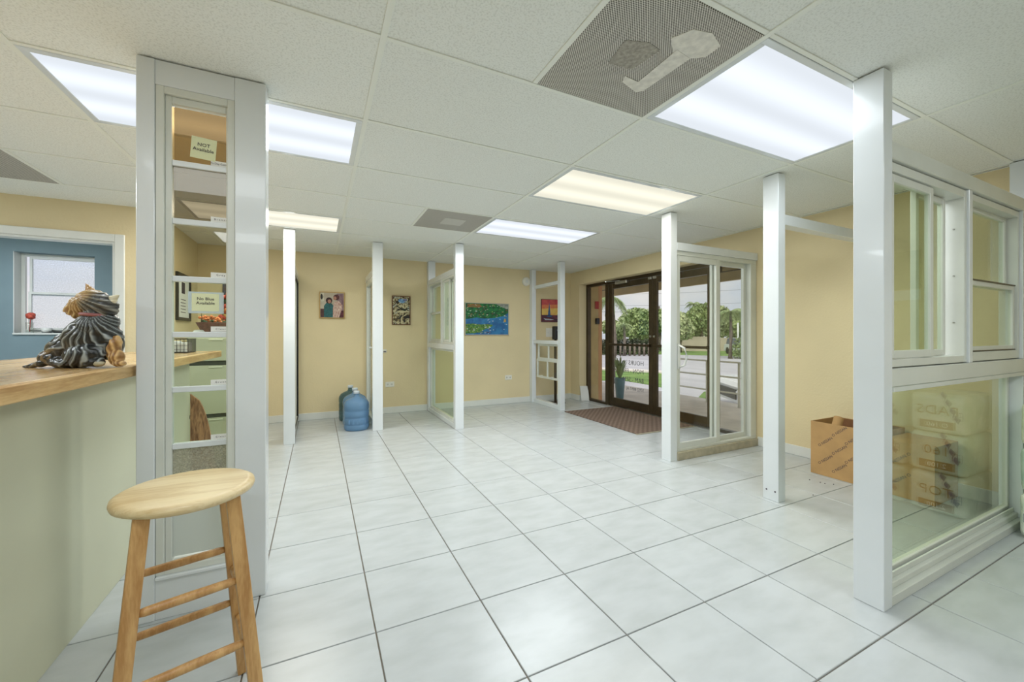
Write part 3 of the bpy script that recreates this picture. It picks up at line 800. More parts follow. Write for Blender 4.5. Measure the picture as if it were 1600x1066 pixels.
# things on the cabinet
ba = empty('flower_basket', (-.86, 4.50, 1.166), 'dark woven bowl of small orange flowers on the file cabinet', 'flower basket')
MB().lathe((-.86, 4.50, 1.166), [(0, 0), (.06, 0), (.075, .012), (.10, .06), (.13, .12), (.135, .13), (.125, .13), (.09, .06), (.0, .04)], 24).build('bowl', M['terracotta'], ba)
b = MB()
for k in range(46):
    a = rnd.uniform(0, 6.28); r = .11*math.sqrt(rnd.random())
    b.ball((-.86+r*math.cos(a), 4.50+r*math.sin(a), 1.30+rnd.uniform(-.01, .05)), .014, sub=1)
b.build('blossoms', M['orange'], ba)['kind'] = 'stuff'
b = MB()
for k in range(30):
    a = rnd.uniform(0, 6.28); r = .12*math.sqrt(rnd.random()); c = (-.86+r*math.cos(a), 4.50+r*math.sin(a), 1.285+rnd.uniform(0, .03))
    b.ball(c, .018, .008, .012, sub=1)
b.build('leaves', M['leafdk'], ba)['kind'] = 'stuff'
va = empty('flower_vase', (-.72, 4.585, 1.166), 'blue green vase with a tall bunch of red and orange flowers on the file cabinet', 'flower vase')
MB().lathe((-.72, 4.585, 1.166), [(0, 0), (.045, 0), (.06, .05), (.055, .12), (.035, .17), (.045, .20), (.04, .20), (.03, .17), (0, .1)], 20).build('vase', M['vaseblue'], va)
for mm, n_ in (('rosered', 40), ('orange', 26), ('yellowp', 14), ('leafdk', 30)):
    b = MB()
    for k in range(n_):
        a = rnd.uniform(0, 6.28); r = .10*math.sqrt(rnd.random()); z = 1.33+.25*rnd.random()
        r *= 1-.5*(z-1.36)/.3
        if mm == 'yellowp': z = 1.36+.08*rnd.random()
        b.ball((-.735+r*math.cos(a), 4.585+r*math.sin(a)*.7, z), .021, sub=1)
    b.build('blossoms' if mm != 'leafdk' else 'leaves', M[mm], va)['kind'] = 'stuff'
wh = MB().lathe((-.955, 4.45, 1.166), [(0, 0), (.075, 0), (.075, .012), (.05, .03), (.045, .055), (.03, .062), (0, .062)], 24).build('tape_dispenser', M['trim']); tag(wh, 'small white domed device on the file cabinet beside the flower bowl', 'desk device')
lp = MB().box(-1.0, -.93, 4.60, 4.67, 1.1655, 1.18, .003).tube([(-.965, 4.635, 1.18), (-.98, 4.635, 1.3), (-.985, 4.635, 1.46), (-.955, 4.62, 1.50), (-.90, 4.6, 1.49), (-.885, 4.6, 1.46)], .007, 8).ball((-.96, 4.63, 1.33), .02).build('desk_lamp', M['black']); tag(lp, 'black bent-arm desk lamp behind the yellow note', 'lamp')

# framed document on the side wall
def frame_x(y0, y1, z0, z1, label, x=XS):
    t = empty('wall_picture', (x+.012, (y0+y1)/2, z0), label, 'picture')
    MB().frame('X', x+.001, x+.024, y0, y1, z0, z1, .035, .003).build('frame', M['black'], t)
    MB().box(x+.002, x+.008, y0+.03, y1-.03, z0+.03, z1-.03).build('mat_board', M['paper'], t)
    yc = (y0+y1)/2
    MB().box(x+.008, x+.009, yc-.06, yc+.06, z0+(z1-z0)*.58, z0+(z1-z0)*.82).build('printed_seal', M['ink'], t)
    for k in range(5): MB().box(x+.008, x+.009, yc-.09, yc+.09, z0+.09+k*.035, z0+.097+k*.035).build('printed_line', M['ink'], t)
frame_x(5.36, 5.86, 1.34, 1.86, 'black framed document on the tan side wall seen through the glass samples')
frame_x(4.84, 5.14, 1.25, 1.85, 'second black framed document, nearer one on the side wall')
pc = MB().box(-1.10, -.82, YB-.02, YB-.002, 1.36, 1.84, .002).build('picture', mat('dark_blue_painting', (70, 84, 110), .5, rgb2=(110, 80, 70), vscale=9)); tag(pc, 'dark blue painting on the back wall behind the red flowers', 'picture')

# ================================================================== WASHROOM SILL THINGS
zz = wz0+.001
ro = empty('rose_in_glass', (-2.93, YBR+.04, zz), 'coral red rose in a small glass on the washroom window sill', 'flower')
MB().lathe((-2.93, YBR+.04, zz), [(0, 0), (.03, 0), (.032, .12), (.03, .12), (.027, .01), (0, .008)], 16).build('glass_tumbler', M['glass'], ro)
MB().tube([(-2.93, YBR+.04, zz+.012), (-2.925, YBR+.04, zz+.15)], .004, 6).build('stem', M['red'], ro)
b = MB()
for k in range(12):
    a = k*2.4; b.ball((-2.925+.022*math.cos(a)*(k/12), YBR+.04+.022*math.sin(a)*(k/12), zz+.19+.012*math.sin(k)), .03, .024, .03, 1)
b.build('petals', M['rosered'], ro)
cu_ = MB().lathe((-2.80, YBR+.05, zz), [(0, 0), (.035, 0), (.045, .055), (.042, .055), (.032, .006), (0, .006)], 20).build('white_cup', M['trim']); tag(cu_, 'small white cup on the washroom window sill', 'cup')
pn = MB().tube([(-2.73, YBR+.02, zz+.009), (-2.58, YBR+.03, zz+.009)], .009, 8).build('marker_pen', M['black']); tag(pn, 'black marker lying on the washroom window sill', 'pen')
cbw = MB().box(XS-.165, XS-.141, 5.75, 6.15, 1.55, 2.0, .002).build('wall_cabinet', M['trim']); tag(cbw, 'white framed cupboard on the washroom side wall', 'cabinet')

# ================================================================== STOOL
sc = Vector((-.347, 1.481, 0)); SZ = .74; SR = .168
v_ = Vector((sc.x, sc.y, 0)).normalized(); w_ = Vector((v_.y, -v_.x, 0))
rota = Matrix.Rotation(R(3), 3, 'Z'); v_ = rota @ v_; w_ = rota @ w_
stl = empty('bar_stool', sc, 'round pale wooden bar stool in the left foreground', 'stool')
MB().lathe(sc, [(0, SZ-.03), (SR-.012, SZ-.03), (SR-.003, SZ-.025), (SR, SZ-.016), (SR-.002, SZ-.007), (SR-.012, SZ-.001), (SR-.022, SZ), (0, SZ)], 64).build('seat', M['stool_seat'], stl)
def leg_pt(sw, sv, z):
    k = (SZ-.03-z)/(SZ-.03)
    a = .098+.064*k
    return sc + w_*sw*a + v_*sv*a + Vector((0, 0, z))
for sw in (-1, 1):
    for sv in (-1, 1):
        MB().beam(leg_pt(sw, sv, SZ-.03), leg_pt(sw, sv, 0.0), .035, .029, .003, up=v_).build('leg', M['stool_leg'], stl)
def rung(a, b, r=.0115):
    d = (b-a).normalized()
    MB().tube([a+d*.012, a+d*.03, (a+b)/2, b-d*.03, b-d*.012], [r*.75, r, r*1.08, r, r*.75], 12).build('rung', M['stool_leg'], stl)
for z in (.47, .29): rung(leg_pt(-1, -1, z), leg_pt(1, -1, z))
for z in (.465, .27): rung(leg_pt(-1, 1, z), leg_pt(1, 1, z))
for z in (.40, .22):
    rung(leg_pt(-1, -1, z), leg_pt(-1, 1, z)); rung(leg_pt(1, -1, z), leg_pt(1, 1, z))

# ================================================================== DOG FIGURINE
dog_o = Vector((-.822, 2.115, 1.0595)); th = .4518
ex = Vector((math.cos(th), -math.sin(th), 0)); ey = Vector((math.sin(th), math.cos(th), 0))
K = .00250
def dl(u, v, dpt=0.0):
    return Vector(((u-130)*K, dpt, max(0.0, (575-v)*K)))
dog = empty('dog_figurine', dog_o, 'glazed terrier figurine with black back, tan head and red collar on the counter', 'figurine')
dogmats = {}
def vcol_mat(name, rough):
    m = bpy.data.materials.new(name); m.use_nodes = True
    n = m.node_tree.nodes; a = n.new('ShaderNodeAttribute'); a.attribute_name = 'paint'
    m.node_tree.links.new(a.outputs['Color'], n['Principled BSDF'].inputs['Base Color'])
    n['Principled BSDF'].inputs['Roughness'].default_value = rough
    return m
glaze = vcol_mat('painted_ceramic_glaze', .28)
def blob(name, balls, paintf, groove, voxel=.004, amp=.0028, parent=dog):
    b = MB()
    for (c, r, rz_) in balls:
        rot = Matrix.Rotation(R(rz_), 4, 'Y')
        b.ball(c, r[0], r[1], r[2], 3, rot)
    me = bpy.data.meshes.new('tmp'); b.bm.to_mesh(me); b.bm.free()
    o = bpy.data.objects.new('tmp', me); COL.objects.link(o)
    md = o.modifiers.new('r', 'REMESH'); md.mode = 'VOXEL'; md.voxel_size = voxel
    sm = o.modifiers.new('s', 'SMOOTH'); sm.iterations = 5; sm.factor = .5
    dg = bpy.context.evaluated_depsgraph_get()
    m2 = bpy.data.meshes.new_from_object(o.evaluated_get(dg)); bpy.data.objects.remove(o)
    m2.name = name
    at = m2.color_attributes.new('paint', 'FLOAT_COLOR', 'POINT')
    nrm = [v.normal.copy() for v in m2.vertices]
    for v in m2.vertices:
        g = groove(v.co)
        p0 = v.co.copy()
        at.data[v.index].color = (*s2l(paintf(p0, g)), 1)
        v.co += nrm[v.index]*amp*g
    for p in m2.polygons: p.use_smooth = True
    for v in m2.vertices:
        q = v.co.copy(); v.co = ex*q.x + ey*q.y + Vector((0, 0, max(q.z, 0.0)))
    m2.materials.clear(); m2.materials.append(glaze)
    return link(name, m2, parent, WL[dog])
def lerp(a, b, t): t = max(0, min(1, t)); return tuple(a[i]*(1-t)+b[i]*t for i in range(3))
def g_body(p):
    wv = noise.noise(p*13)*1.25 + .25*noise.noise(p*40)
    ang = math.atan2(p.z-.215, p.x-.075)
    r = math.hypot(p.x-.075, p.z-.215)
    ph = ang*33 + wv*6.0 + math.sin(r*38)*2.2 + p.y*30
    return math.sin(ph)*.62 + .38*math.sin(ph*2.3+wv*7)
def p_body(p, g):
    c = lerp((24, 26, 26), (158, 166, 166), (g+.30)/1.2)
    t = noise.noise(p*13+Vector((3, 1, 2)))
    if p.x < -.02: c = lerp(c, (110, 92, 62), (t+.0)*1.6 if g > -.1 else 0)
    return c
def g_head(p):
    wv = noise.noise(p*14)
    ang = math.atan2(p.z-.27, p.x-.02)
    return math.sin(ang*24+wv*4+p.y*60)*.6 + .35*math.sin(ang*53+wv*9+p.z*60)
def p_head(p, g):
    tan = lerp((128, 92, 50), (218, 192, 138), (g+.6)/1.5)
    drk = lerp((44, 44, 42), (160, 160, 150), (g+.3)/1.3)
    k = (p.x-.028+(.235-p.z)*.35)*28 + noise.noise(p*20)*.8
    return lerp(tan, drk, k)
def g_leg(p): return math.sin(p.x*430 + p.z*90 + noise.noise(p*30)*4)*.7 + .3*noise.noise(p*120)
def p_tan(p, g): return lerp((136, 96, 52), (214, 176, 118), (g+.6)/1.4)
body = [(dl(112, 545, .01), (.085, .065, .060), -24), (dl(140, 530, .0), (.085, .066, .075), -30), (dl(152, 515, .0), (.072, .058, .060), -10),
        (dl(160, 505, .005), (.052, .048, .045), 0), (dl(168, 535, .01), (.045, .045, .075), 0), (dl(148, 556, -.035), (.072, .040, .045), -8),
        (dl(150, 500, .01), (.046, .044, .03), 0), (dl(165, 566, -.04), (.042, .024, .02), 0), (dl(98, 560, 0), (.068, .055, .036), 0),
        (dl(125, 566, -.02), (.085, .05, .024), 0)]
blob('body', body, p_body, g_body, .0029, .0026)
blob('tail', [(dl(88, 567, -.03), (.034, .02, .016), -14), (dl(72, 571, -.035), (.028, .013, .010), -16), (dl(62, 573, -.035), (.018, .007, .006), -10)], p_body, g_body, .003, .002)
blob('front_leg', [(dl(180, 545, .0), (.022, .024, .05), 12), (dl(186, 560, -.005), (.024, .024, .030), 10), (dl(193, 569, -.012), (.022, .018, .012), 0)], p_tan, g_leg, .0026, .0022)
blob('chest_ruff', [(dl(123, 511, .03), (.014, .02, .022), 0)], p_tan, g_head, .003, .002)
blob('hind_paw', [(dl(176, 568, -.045), (.018, .016, .012), 0)], lambda p, g: (176, 168, 140), g_head, .003, .001)
blob('head', [(dl(150, 474, .0), (.058, .05, .045), 10), (dl(135, 479, .0), (.045, .042, .040), 0), (dl(121, 485, -.005), (.028, .028, .026), 0), (dl(165, 478, .0), (.040, .042, .040), 0),
              (dl(113, 487, -.008), (.013, .014, .018), 0), (dl(126, 494, 0), (.025, .025, .016), 0), (dl(174, 485, .0), (.022, .03, .034), 20), (dl(155, 492, 0), (.04, .038, .02), 0)],
     p_head, g_head, .0036, .0032)
def ear(u0, v0, u1, v1, wd_, col):
    a = dl(u0, v0, -.002); b2 = dl(u1, v1, -.006)
    n_ = 5; balls = []
    for k in range(n_+1):
        t = k/n_; c = a.lerp(b2, t); rr = wd_*(1-t*.85)
        balls.append((c, (rr, rr*.6, rr), 0))
    blob('ear', balls, lambda p, g: lerp(col, tuple(min(255, x+40) for x in col), (g+.5)/1.5), g_head, .0026, .0012)
ear(147, 462, 139, 446, .021, (168, 130, 82))
ear(178, 471, 191, 464, .018, (196, 190, 164))
cbm = mat('dusty_red_collar', (150, 92, 90), .5)
b = MB()
pts = []
for k in range(29):
    a = 2*math.pi*k/28; c = dl(154, 495, .002)
    q = Vector((c.x+.047*math.cos(a), c.y+.043*math.sin(a), c.z+.002-.004*math.cos(a)))
    pts.append(dog_o + ex*q.x + ey*q.y + Vector((0, 0, q.z)))
b.tube(pts, .0065, 8, cap=False)
b.build('collar', cbm, dog)

# ================================================================== WATER JUGS
def jugmat(name, rgb):
    m = bpy.data.materials.new(name); m.use_nodes = True
    n = m.node_tree.nodes; l = m.node_tree.links; p = n['Principled BSDF']
    p.inputs['Base Color'].default_value = (*s2l(rgb), 1); p.inputs['Roughness'].default_value = .12
    p.inputs['Transmission Weight'].default_value = .6; p.inputs['IOR'].default_value = 1.25
    return m
jb = jugmat('blue_jug_plastic', (150, 192, 228)); jg = jugmat('grey_green_jug_plastic', (104, 136, 140))
prof = [(0, .012), (.11, .012), (.13, 0), (.142, .01), (.149, .03), (.149, .065), (.143, .072), (.149, .08), (.149, .15), (.143, .158), (.149, .166), (.149, .235), (.142, .245), (.15, .256), (.15, .30),
        (.146, .33), (.125, .365), (.085, .39), (.045, .405), (.032, .418), (.030, .45), (.034, .452), (.034, .46), (.0, .46)]
for (x, y, mm, lb_) in ((.435, 5.365, jb, 'nearest blue five gallon water jug, in front of the others'), (.440, 5.675, jb, 'middle water jug partly hidden behind the nearest one'), (.405, 5.985, jg, 'rearmost grey green water jug against the back wall')):
    t = empty('water_jug', (x, y, 0), lb_, 'water jug', 'water jugs by the back wall')
    MB().lathe((x, y, 0.0005), prof, 40).build('bottle', mm, t)
    MB().lathe((x, y, 0), [(0, .482), (.030, .482), (.036, .478), (.036, .445), (.030, .445)], 24).build('cap', mat('pale_blue_cap', (206, 216, 226), .4) if 'pale_blue_cap' not in bpy.data.materials else bpy.data.materials['pale_blue_cap'], t)
    for a in range(5):
        an = -1.57+(a-2)*.32
        MB().beam((x+.150*math.cos(an), y+.150*math.sin(an), .09), (x+.150*math.cos(an), y+.150*math.sin(an), .145), .022, .003, .001).build('embossed_rib', mm, t)

# ================================================================== PICTURES ON THE BACK WALL
def flat(pts, m, parent, lvl, name='paint_shape'):
    y = YB-.0195-lvl*.0012
    return MB().prism([(x, y, z) for x, z in pts], (0, -.0008, 0)).build(name, m, parent)
def circ(cx, cz, r, rz=None, n=18): rz = rz or r; return [(cx+r*math.cos(2*math.pi*k/n), cz+rz*math.sin(2*math.pi*k/n)) for k in range(n)]
def picture(x0, x1, z0, z1, fm, bgm, label, fw=.012):
    t = empty('wall_picture', ((x0+x1)/2, YB-.01, z0), label, 'picture', 'pictures on the back wall')
    MB().frame('Y', YB-.026, YB-.002, x0, x1, z0, z1, fw, .002).build('frame', fm, t)
    MB().box(x0+fw*.8, x1-fw*.8, YB-.019, YB-.003, z0+fw*.8, z1-fw*.8).build('canvas', bgm, t)
    return t
def pm(name, rgb, rgb2=None, vs=20, rough=.6, lohi=(.4, .6), stretch=(1, 1, 1)):
    return mat(name, rgb, rough, rgb2=rgb2 or tuple(v*.8 for v in rgb), vscale=vs, lohi=lohi, stretch=stretch)
# photo of two people
t = picture(.015, .345, 1.415, 1.79, M['goldframe'], pm('photo_backdrop', (196, 186, 168), (182, 170, 150), 8), 'framed colour photograph of two people, leftmost on the back wall')
ph = .03
flat([(.24, 1.77), (.33, 1.77), (.33, 1.43), (.26, 1.43)], pm('photo_mauve', (150, 124, 128), (120, 90, 100)), t, 0)
flat([(.03, 1.43), (.09, 1.43), (.09, 1.55), (.03, 1.55)], pm('photo_dark_red', (92, 56, 56)), t, 0)
flat([(.03, 1.64), (.075, 1.64), (.075, 1.775), (.03, 1.775)], pm('photo_cream', (226, 220, 200)), t, 0)
flat(circ(.045, 1.72, .014, .04), pm('photo_black', (40, 38, 36)), t, 1)
flat([(.075, 1.43), (.20, 1.43), (.195, 1.60), (.16, 1.64), (.11, 1.64), (.075, 1.59)], pm('photo_teal', (40, 106, 108), (28, 78, 84), 40), t, 1)
flat(circ(.14, 1.668, .042, .045), pm('photo_hair', (64, 34, 32)), t, 2)
flat(circ(.144, 1.655, .022, .028), pm('photo_skin', (196, 140, 116)), t, 3)
flat([(.19, 1.43), (.29, 1.43), (.315, 1.60), (.27, 1.665), (.21, 1.65), (.19, 1.56)], pm('photo_stripes', (224, 204, 190), (170, 120, 110), 40, stretch=(4, 1, .6)), t, 2)
flat(circ(.235, 1.715, .04, .042), pm('photo_hair_two', (96, 48, 50)), t, 3)
flat(circ(.215, 1.702, .021, .027), bpy.data.materials['photo_skin'], t, 4)
flat([(.27, 1.43), (.33, 1.43), (.33, 1.53), (.30, 1.53)], pm('photo_wine', (110, 44, 56), (60, 34, 40), 50), t, 3)
# abstract collage
cm2 = bpy.data.materials.new('collage_print'); cm2.use_nodes = True
n = cm2.node_tree.nodes; l = cm2.node_tree.links
tcn = n.new('ShaderNodeTexCoord'); nn = n.new('ShaderNodeTexNoise'); nn.inputs['Scale'].default_value = 11; nn.inputs['Distortion'].default_value = 1.5
rr = n.new('ShaderNodeValToRGB'); rr.color_ramp.interpolation = 'CONSTANT'
cols = [(0, (34, 30, 26)), (.42, (120, 100, 60)), (.48, (206, 198, 160)), (.56, (92, 70, 46)), (.61, (190, 196, 178)), (.68, (60, 50, 34))]
rr.color_ramp.elements[0].color = (*s2l(cols[0][1]), 1)
rr.color_ramp.elements[1].position = cols[1][0]; rr.color_ramp.elements[1].color = (*s2l(cols[1][1]), 1)
for p_, c_ in cols[2:]:
    e = rr.color_ramp.elements.new(p_); e.color = (*s2l(c_), 1)
l.new(tcn.outputs['Object'], nn.inputs['Vector']); l.new(nn.outputs['Fac'], rr.inputs[0]); l.new(rr.outputs[0], n['Principled BSDF'].inputs['Base Color'])
t = picture(1.005, 1.28, 1.335, 1.775, M['brownframe'], cm2, 'narrow framed collage in brown, cream and blue, second picture on the back wall')
flat(circ(1.15, 1.70, .055, .035, 9), pm('collage_blue', (70, 120, 190), (150, 190, 220), 30), t, 0)
flat(circ(1.20, 1.715, .03, .02, 7), pm('collage_lilac', (140, 140, 186)), t, 1)
flat([(1.06, 1.64), (1.14, 1.56), (1.2, 1.545), (1.26, 1.60), (1.2, 1.58), (1.14, 1.59)], pm('collage_green_black', (48, 52, 40)), t, 0)
# island map painting
t = picture(2.16, 2.955, 1.175, 1.715, mat('silver_frame', (190, 182, 166), .4), pm('painted_sea', (50, 126, 180), (36, 96, 152), 9), 'large green and blue painting of islands in the sea on the back wall')
gp = pm('painted_forest', (34, 124, 66), (20, 78, 48), 16)
gs = pm('painted_grass', (110, 150, 60), (50, 110, 60), 24)
flat([(2.17, 1.705), (2.945, 1.705), (2.945, 1.56), (2.84, 1.50), (2.7, 1.47), (2.5, 1.455), (2.36, 1.47), (2.25, 1.45), (2.17, 1.44)], gp, t, 0)
flat([(2.17, 1.36), (2.3, 1.37), (2.42, 1.355), (2.56, 1.36), (2.66, 1.35), (2.62, 1.31), (2.5, 1.27), (2.42, 1.22), (2.3, 1.21), (2.17, 1.20)], gs, t, 0)
flat([(2.2, 1.69), (2.42, 1.695), (2.46, 1.65), (2.36, 1.635), (2.2, 1.64)], pm('painted_brown', (160, 100, 60), (120, 110, 60), 26), t, 1)
flat([(2.72, 1.70), (2.94, 1.70), (2.94, 1.62), (2.86, 1.64)], pm('painted_grey', (160, 168, 160)), t, 1)
pal = [('paint_cream', (214, 214, 180)), ('paint_white', (226, 236, 240)), ('paint_rust', (164, 96, 66)), ('paint_lime', (130, 190, 90)), ('paint_dark', (20, 60, 40))]
pal = [(k, mat(k, c, .6)) for k, c in pal]
for k, (nm, mm) in enumerate(pal):
    b = MB(); y = YB-.0240
    for q in range(34):
        if nm == 'paint_white' and q % 2: x, z = rnd.uniform(2.5, 2.93), rnd.uniform(1.2, 1.46)
        elif q % 3 == 0: x, z = rnd.uniform(2.18, 2.62), rnd.uniform(1.21, 1.36)
        else: x, z = rnd.uniform(2.18, 2.93), rnd.uniform(1.47, 1.69)
        a, c = rnd.uniform(.008, .022), rnd.uniform(.003, .008)
        b.prism([(x-a, y, z), (x, y, z-c), (x+a, y, z+c*.3), (x, y, z+c)], (0, -.0006, 0))
    b.build('brush_strokes', mm, t)['kind'] = 'stuff'
flat(circ(2.88, 1.425, .022, .028), mat('paint_gold', (190, 160, 90), .6), t, 3)
# sunset sailboats
t = picture(3.60, 4.07, 1.415, 1.825, mat('thin_dark_edge', (60, 40, 44), .5), pm('sunset_red', (206, 92, 90), (190, 70, 84), 10), 'sunset painting of sailboats seen through the narrow frame by the entrance', .005)
flat([(3.61, 1.72), (4.06, 1.74), (4.06, 1.54), (3.61, 1.54)], pm('sunset_orange', (226, 148, 92), (216, 118, 84), 12), t, 0)
flat([(3.61, 1.65), (4.06, 1.68), (4.06, 1.54), (3.61, 1.54)], pm('sunset_yellow', (230, 202, 110), (226, 176, 96), 12), t, 1)
flat([(3.61, 1.42), (4.06, 1.42), (4.06, 1.54), (3.61, 1.54)], pm('night_sea', (40, 40, 66), (120, 60, 70), 22, stretch=(.4, 1, 3)), t, 2)
flat([(3.735, 1.54), (3.79, 1.54), (3.765, 1.77)], pm('blue_sail', (60, 110, 170)), t, 3)
flat([(3.70, 1.525), (3.83, 1.53), (3.80, 1.505), (3.73, 1.505)], bpy.data.materials['blue_sail'], t, 3)
flat([(3.93, 1.54), (4.05, 1.545), (4.04, 1.76)], bpy.data.materials['blue_sail'], t, 3)
flat([(3.64, 1.48), (3.86, 1.46), (3.80, 1.45), (3.68, 1.45)], pm('pale_wake', (206, 212, 220)), t, 4)

# small wall things
def outlet(x, z, label):
    t = empty('wall_outlet', (x, YB, z), label, 'outlet', 'outlets on the back wall')
    MB().box(x-.065, x+.065, YB-.008, YB-.0005, z-.04, z+.04, .003).build('cover_plate', M['outlet'], t)
    for s in (-1, 1):
        for q in (-.010, .008): MB().box(x+s*.028+q-.002, x+s*.028+q+.002, YB-.0095, YB-.0075, z-.012, z+.012).build('socket_slot', M['ink'], t)
outlet(.975, .435, 'white outlet low on the back wall right of the middle free post')
outlet(2.955, .447, 'white outlet low on the back wall below the green and blue painting')
t = empty('thermostat', (.90, YB, .93), 'small cream thermostat lever on the back wall beside the middle free post', 'thermostat')
MB().box(.87, .93, YB-.012, YB-.0005, .915, .965, .004).build('body', M['outlet'], t); MB().box(.88, .92, YB-.016, YB-.012, .925, .938, .002).build('lever', M['ink'], t)
t = empty('smoke_detector', (3.294, YB, 2.115), 'round white detector high on the back wall', 'detector')
b = MB(); r0 = b.tube([(3.294, YB-.0005, 2.12), (3.294, YB-.03, 2.12), (3.294, YB-.04, 2.12)], [.076, .074, .06], 28); b.build('body', M['outlet'], t)
MB().tube([(3.294, YB-.04, 2.12), (3.294, YB-.046, 2.12)], [.03, .026], 20).build('cap', M['trim'], t)
t = empty('light_switch', (3.775, YB, 1.225), 'white double switch plate under the sunset painting', 'switch')
MB().box(3.705, 3.845, YB-.009, YB-.0005, 1.145, 1.305, .003).build('cover_plate', M['outlet'], t)
for x in (3.745, 3.805): MB().box(x-.006, x+.006, YB-.02, YB-.009, 1.21, 1.24, .002).build('toggle', M['trim'], t)

# floor stand with black box behind the narrow frame
t = empty('sanitizer_stand', (3.72, 5.95, 0), 'dark floor stand holding a black box behind the narrow frame', 'stand')
MB().box(3.58, 3.86, 5.82, 6.06, .0, .012, .003).build('base_plate', M['bronze'], t)
MB().box(3.70, 3.74, 5.92, 5.95, .012, 1.15, .003).build('pole', M['bronze'], t)
bx_ = MB().box(3.66, 3.86, 5.85, 5.95, 1.10, 1.33, .008).build('black_box', M['black'], t)
MB().box(3.79, 3.84, 5.846, 5.851, 1.14, 1.20, .001).build('label_sticker', M['paper'], bx_)
MB().box(3.70, 3.82, 5.845, 5.851, 1.26, 1.268, .0).build('printed_line', M['steel'], bx_)
lt_ = MB().beam((4.30, 5.86, .002), (4.315, 5.925, .26), .17, .012, .001, up=(0, 1, 0)).build('ceramic_tile', M['trim']); tag(lt_, 'white rectangular tile leaning in the corner beside the entrance', 'tile')

# ================================================================== CARDBOARD BOXES
def carton(y0, y1, h, label, open_top, seedtxt):
    t = empty('cardboard_box', (4.02, (y0+y1)/2, 0), label, 'box', 'printed cardboard boxes by the right wall')
    x0, x1 = 3.82, 4.21
    b = MB(); tk = .006
    b.box(x0, x0+tk, y0, y1, .001, h, .001).box(x1-tk, x1, y0, y1, .001, h, .001)
    b.box(x0+tk, x1-tk, y0, y0+tk, .001, h, .001).box(x0+tk, x1-tk, y1-tk, y1, .001, h, .001).box(x0+tk, x1-tk, y0+tk, y1-tk, .001, .008)
    b.build('box_walls', M['card'], t)
    if not open_top:
        MB().box(x0, x1, y0, y1, h, h+tk, .001).build('box_lid', M['card'], t)
    else:
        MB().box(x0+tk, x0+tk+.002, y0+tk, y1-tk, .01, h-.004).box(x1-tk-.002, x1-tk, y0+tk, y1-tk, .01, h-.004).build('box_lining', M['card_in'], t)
    row = 0
    z = .05
    ang = R(42)
    while z < h+.1:
        y = y1 - .02 - (row % 2)*.09
        while y > y0+.05:
            # centre of one printed word on the -X face
            cz = z + (y1-y)*.30 - .02
            if .045 < cz < h-.045 and y-.075 > y0 and y+.075 < y1+.0:
                text('O NISSAN' if (row+int(y*10)) % 2 else 'NISSAN O', .030, (x0-.0005, y, cz), (R(90), -ang, R(-90)), M['ink'], t, 'printed_word', .0002)
            y -= .19
        z += .075; row += 1
    return t
carton(1.50, 1.975, .445, 'open printed cardboard box on the floor by the right wall with black metal frames inside', True, 1)
carton(1.205, 1.49, .40, 'closed printed cardboard box seen through the big lower pane', False, 2)
t = empty('metal_brackets', (4.0, 1.65, .2), 'black metal frame pieces sticking out of the open cardboard box', 'metal frame')
MB().beam((3.95, 1.80, .03), (3.99, 1.72, .47), .015, .015, .001).beam((3.99, 1.72, .47), (3.96, 1.56, .47), .015, .015, .001).beam((3.96, 1.56, .47), (3.92, 1.53, .42), .015, .015, .001).beam((3.99, 1.80, .30), (3.93, 1.60, .455), .015, .012, .001).build('bracket', M['black'], t)
rt = MB().tube([(3.93, 1.86, .30), (4.02, 1.86, .475)], .035, 16).build('cardboard_roll', M['card']); tag(rt, 'short cardboard roll inside the open box', 'roll')
fm_ = MB().ball((0, 0, 0), .001)
fm_.bm.free()
b = MB()
for (x, y) in ((3.60, 1.87), (3.615, 1.80), (3.62, 1.77), (3.66, 1.73), (3.28, 1.68)):
    b.ball((x, y, .004), .007, .004, .003, 1)
b = b.build('debris', M['ink']); b['kind'] = 'stuff'; tag(b, 'a few dark crumbs on the floor in front of the open box', 'debris')

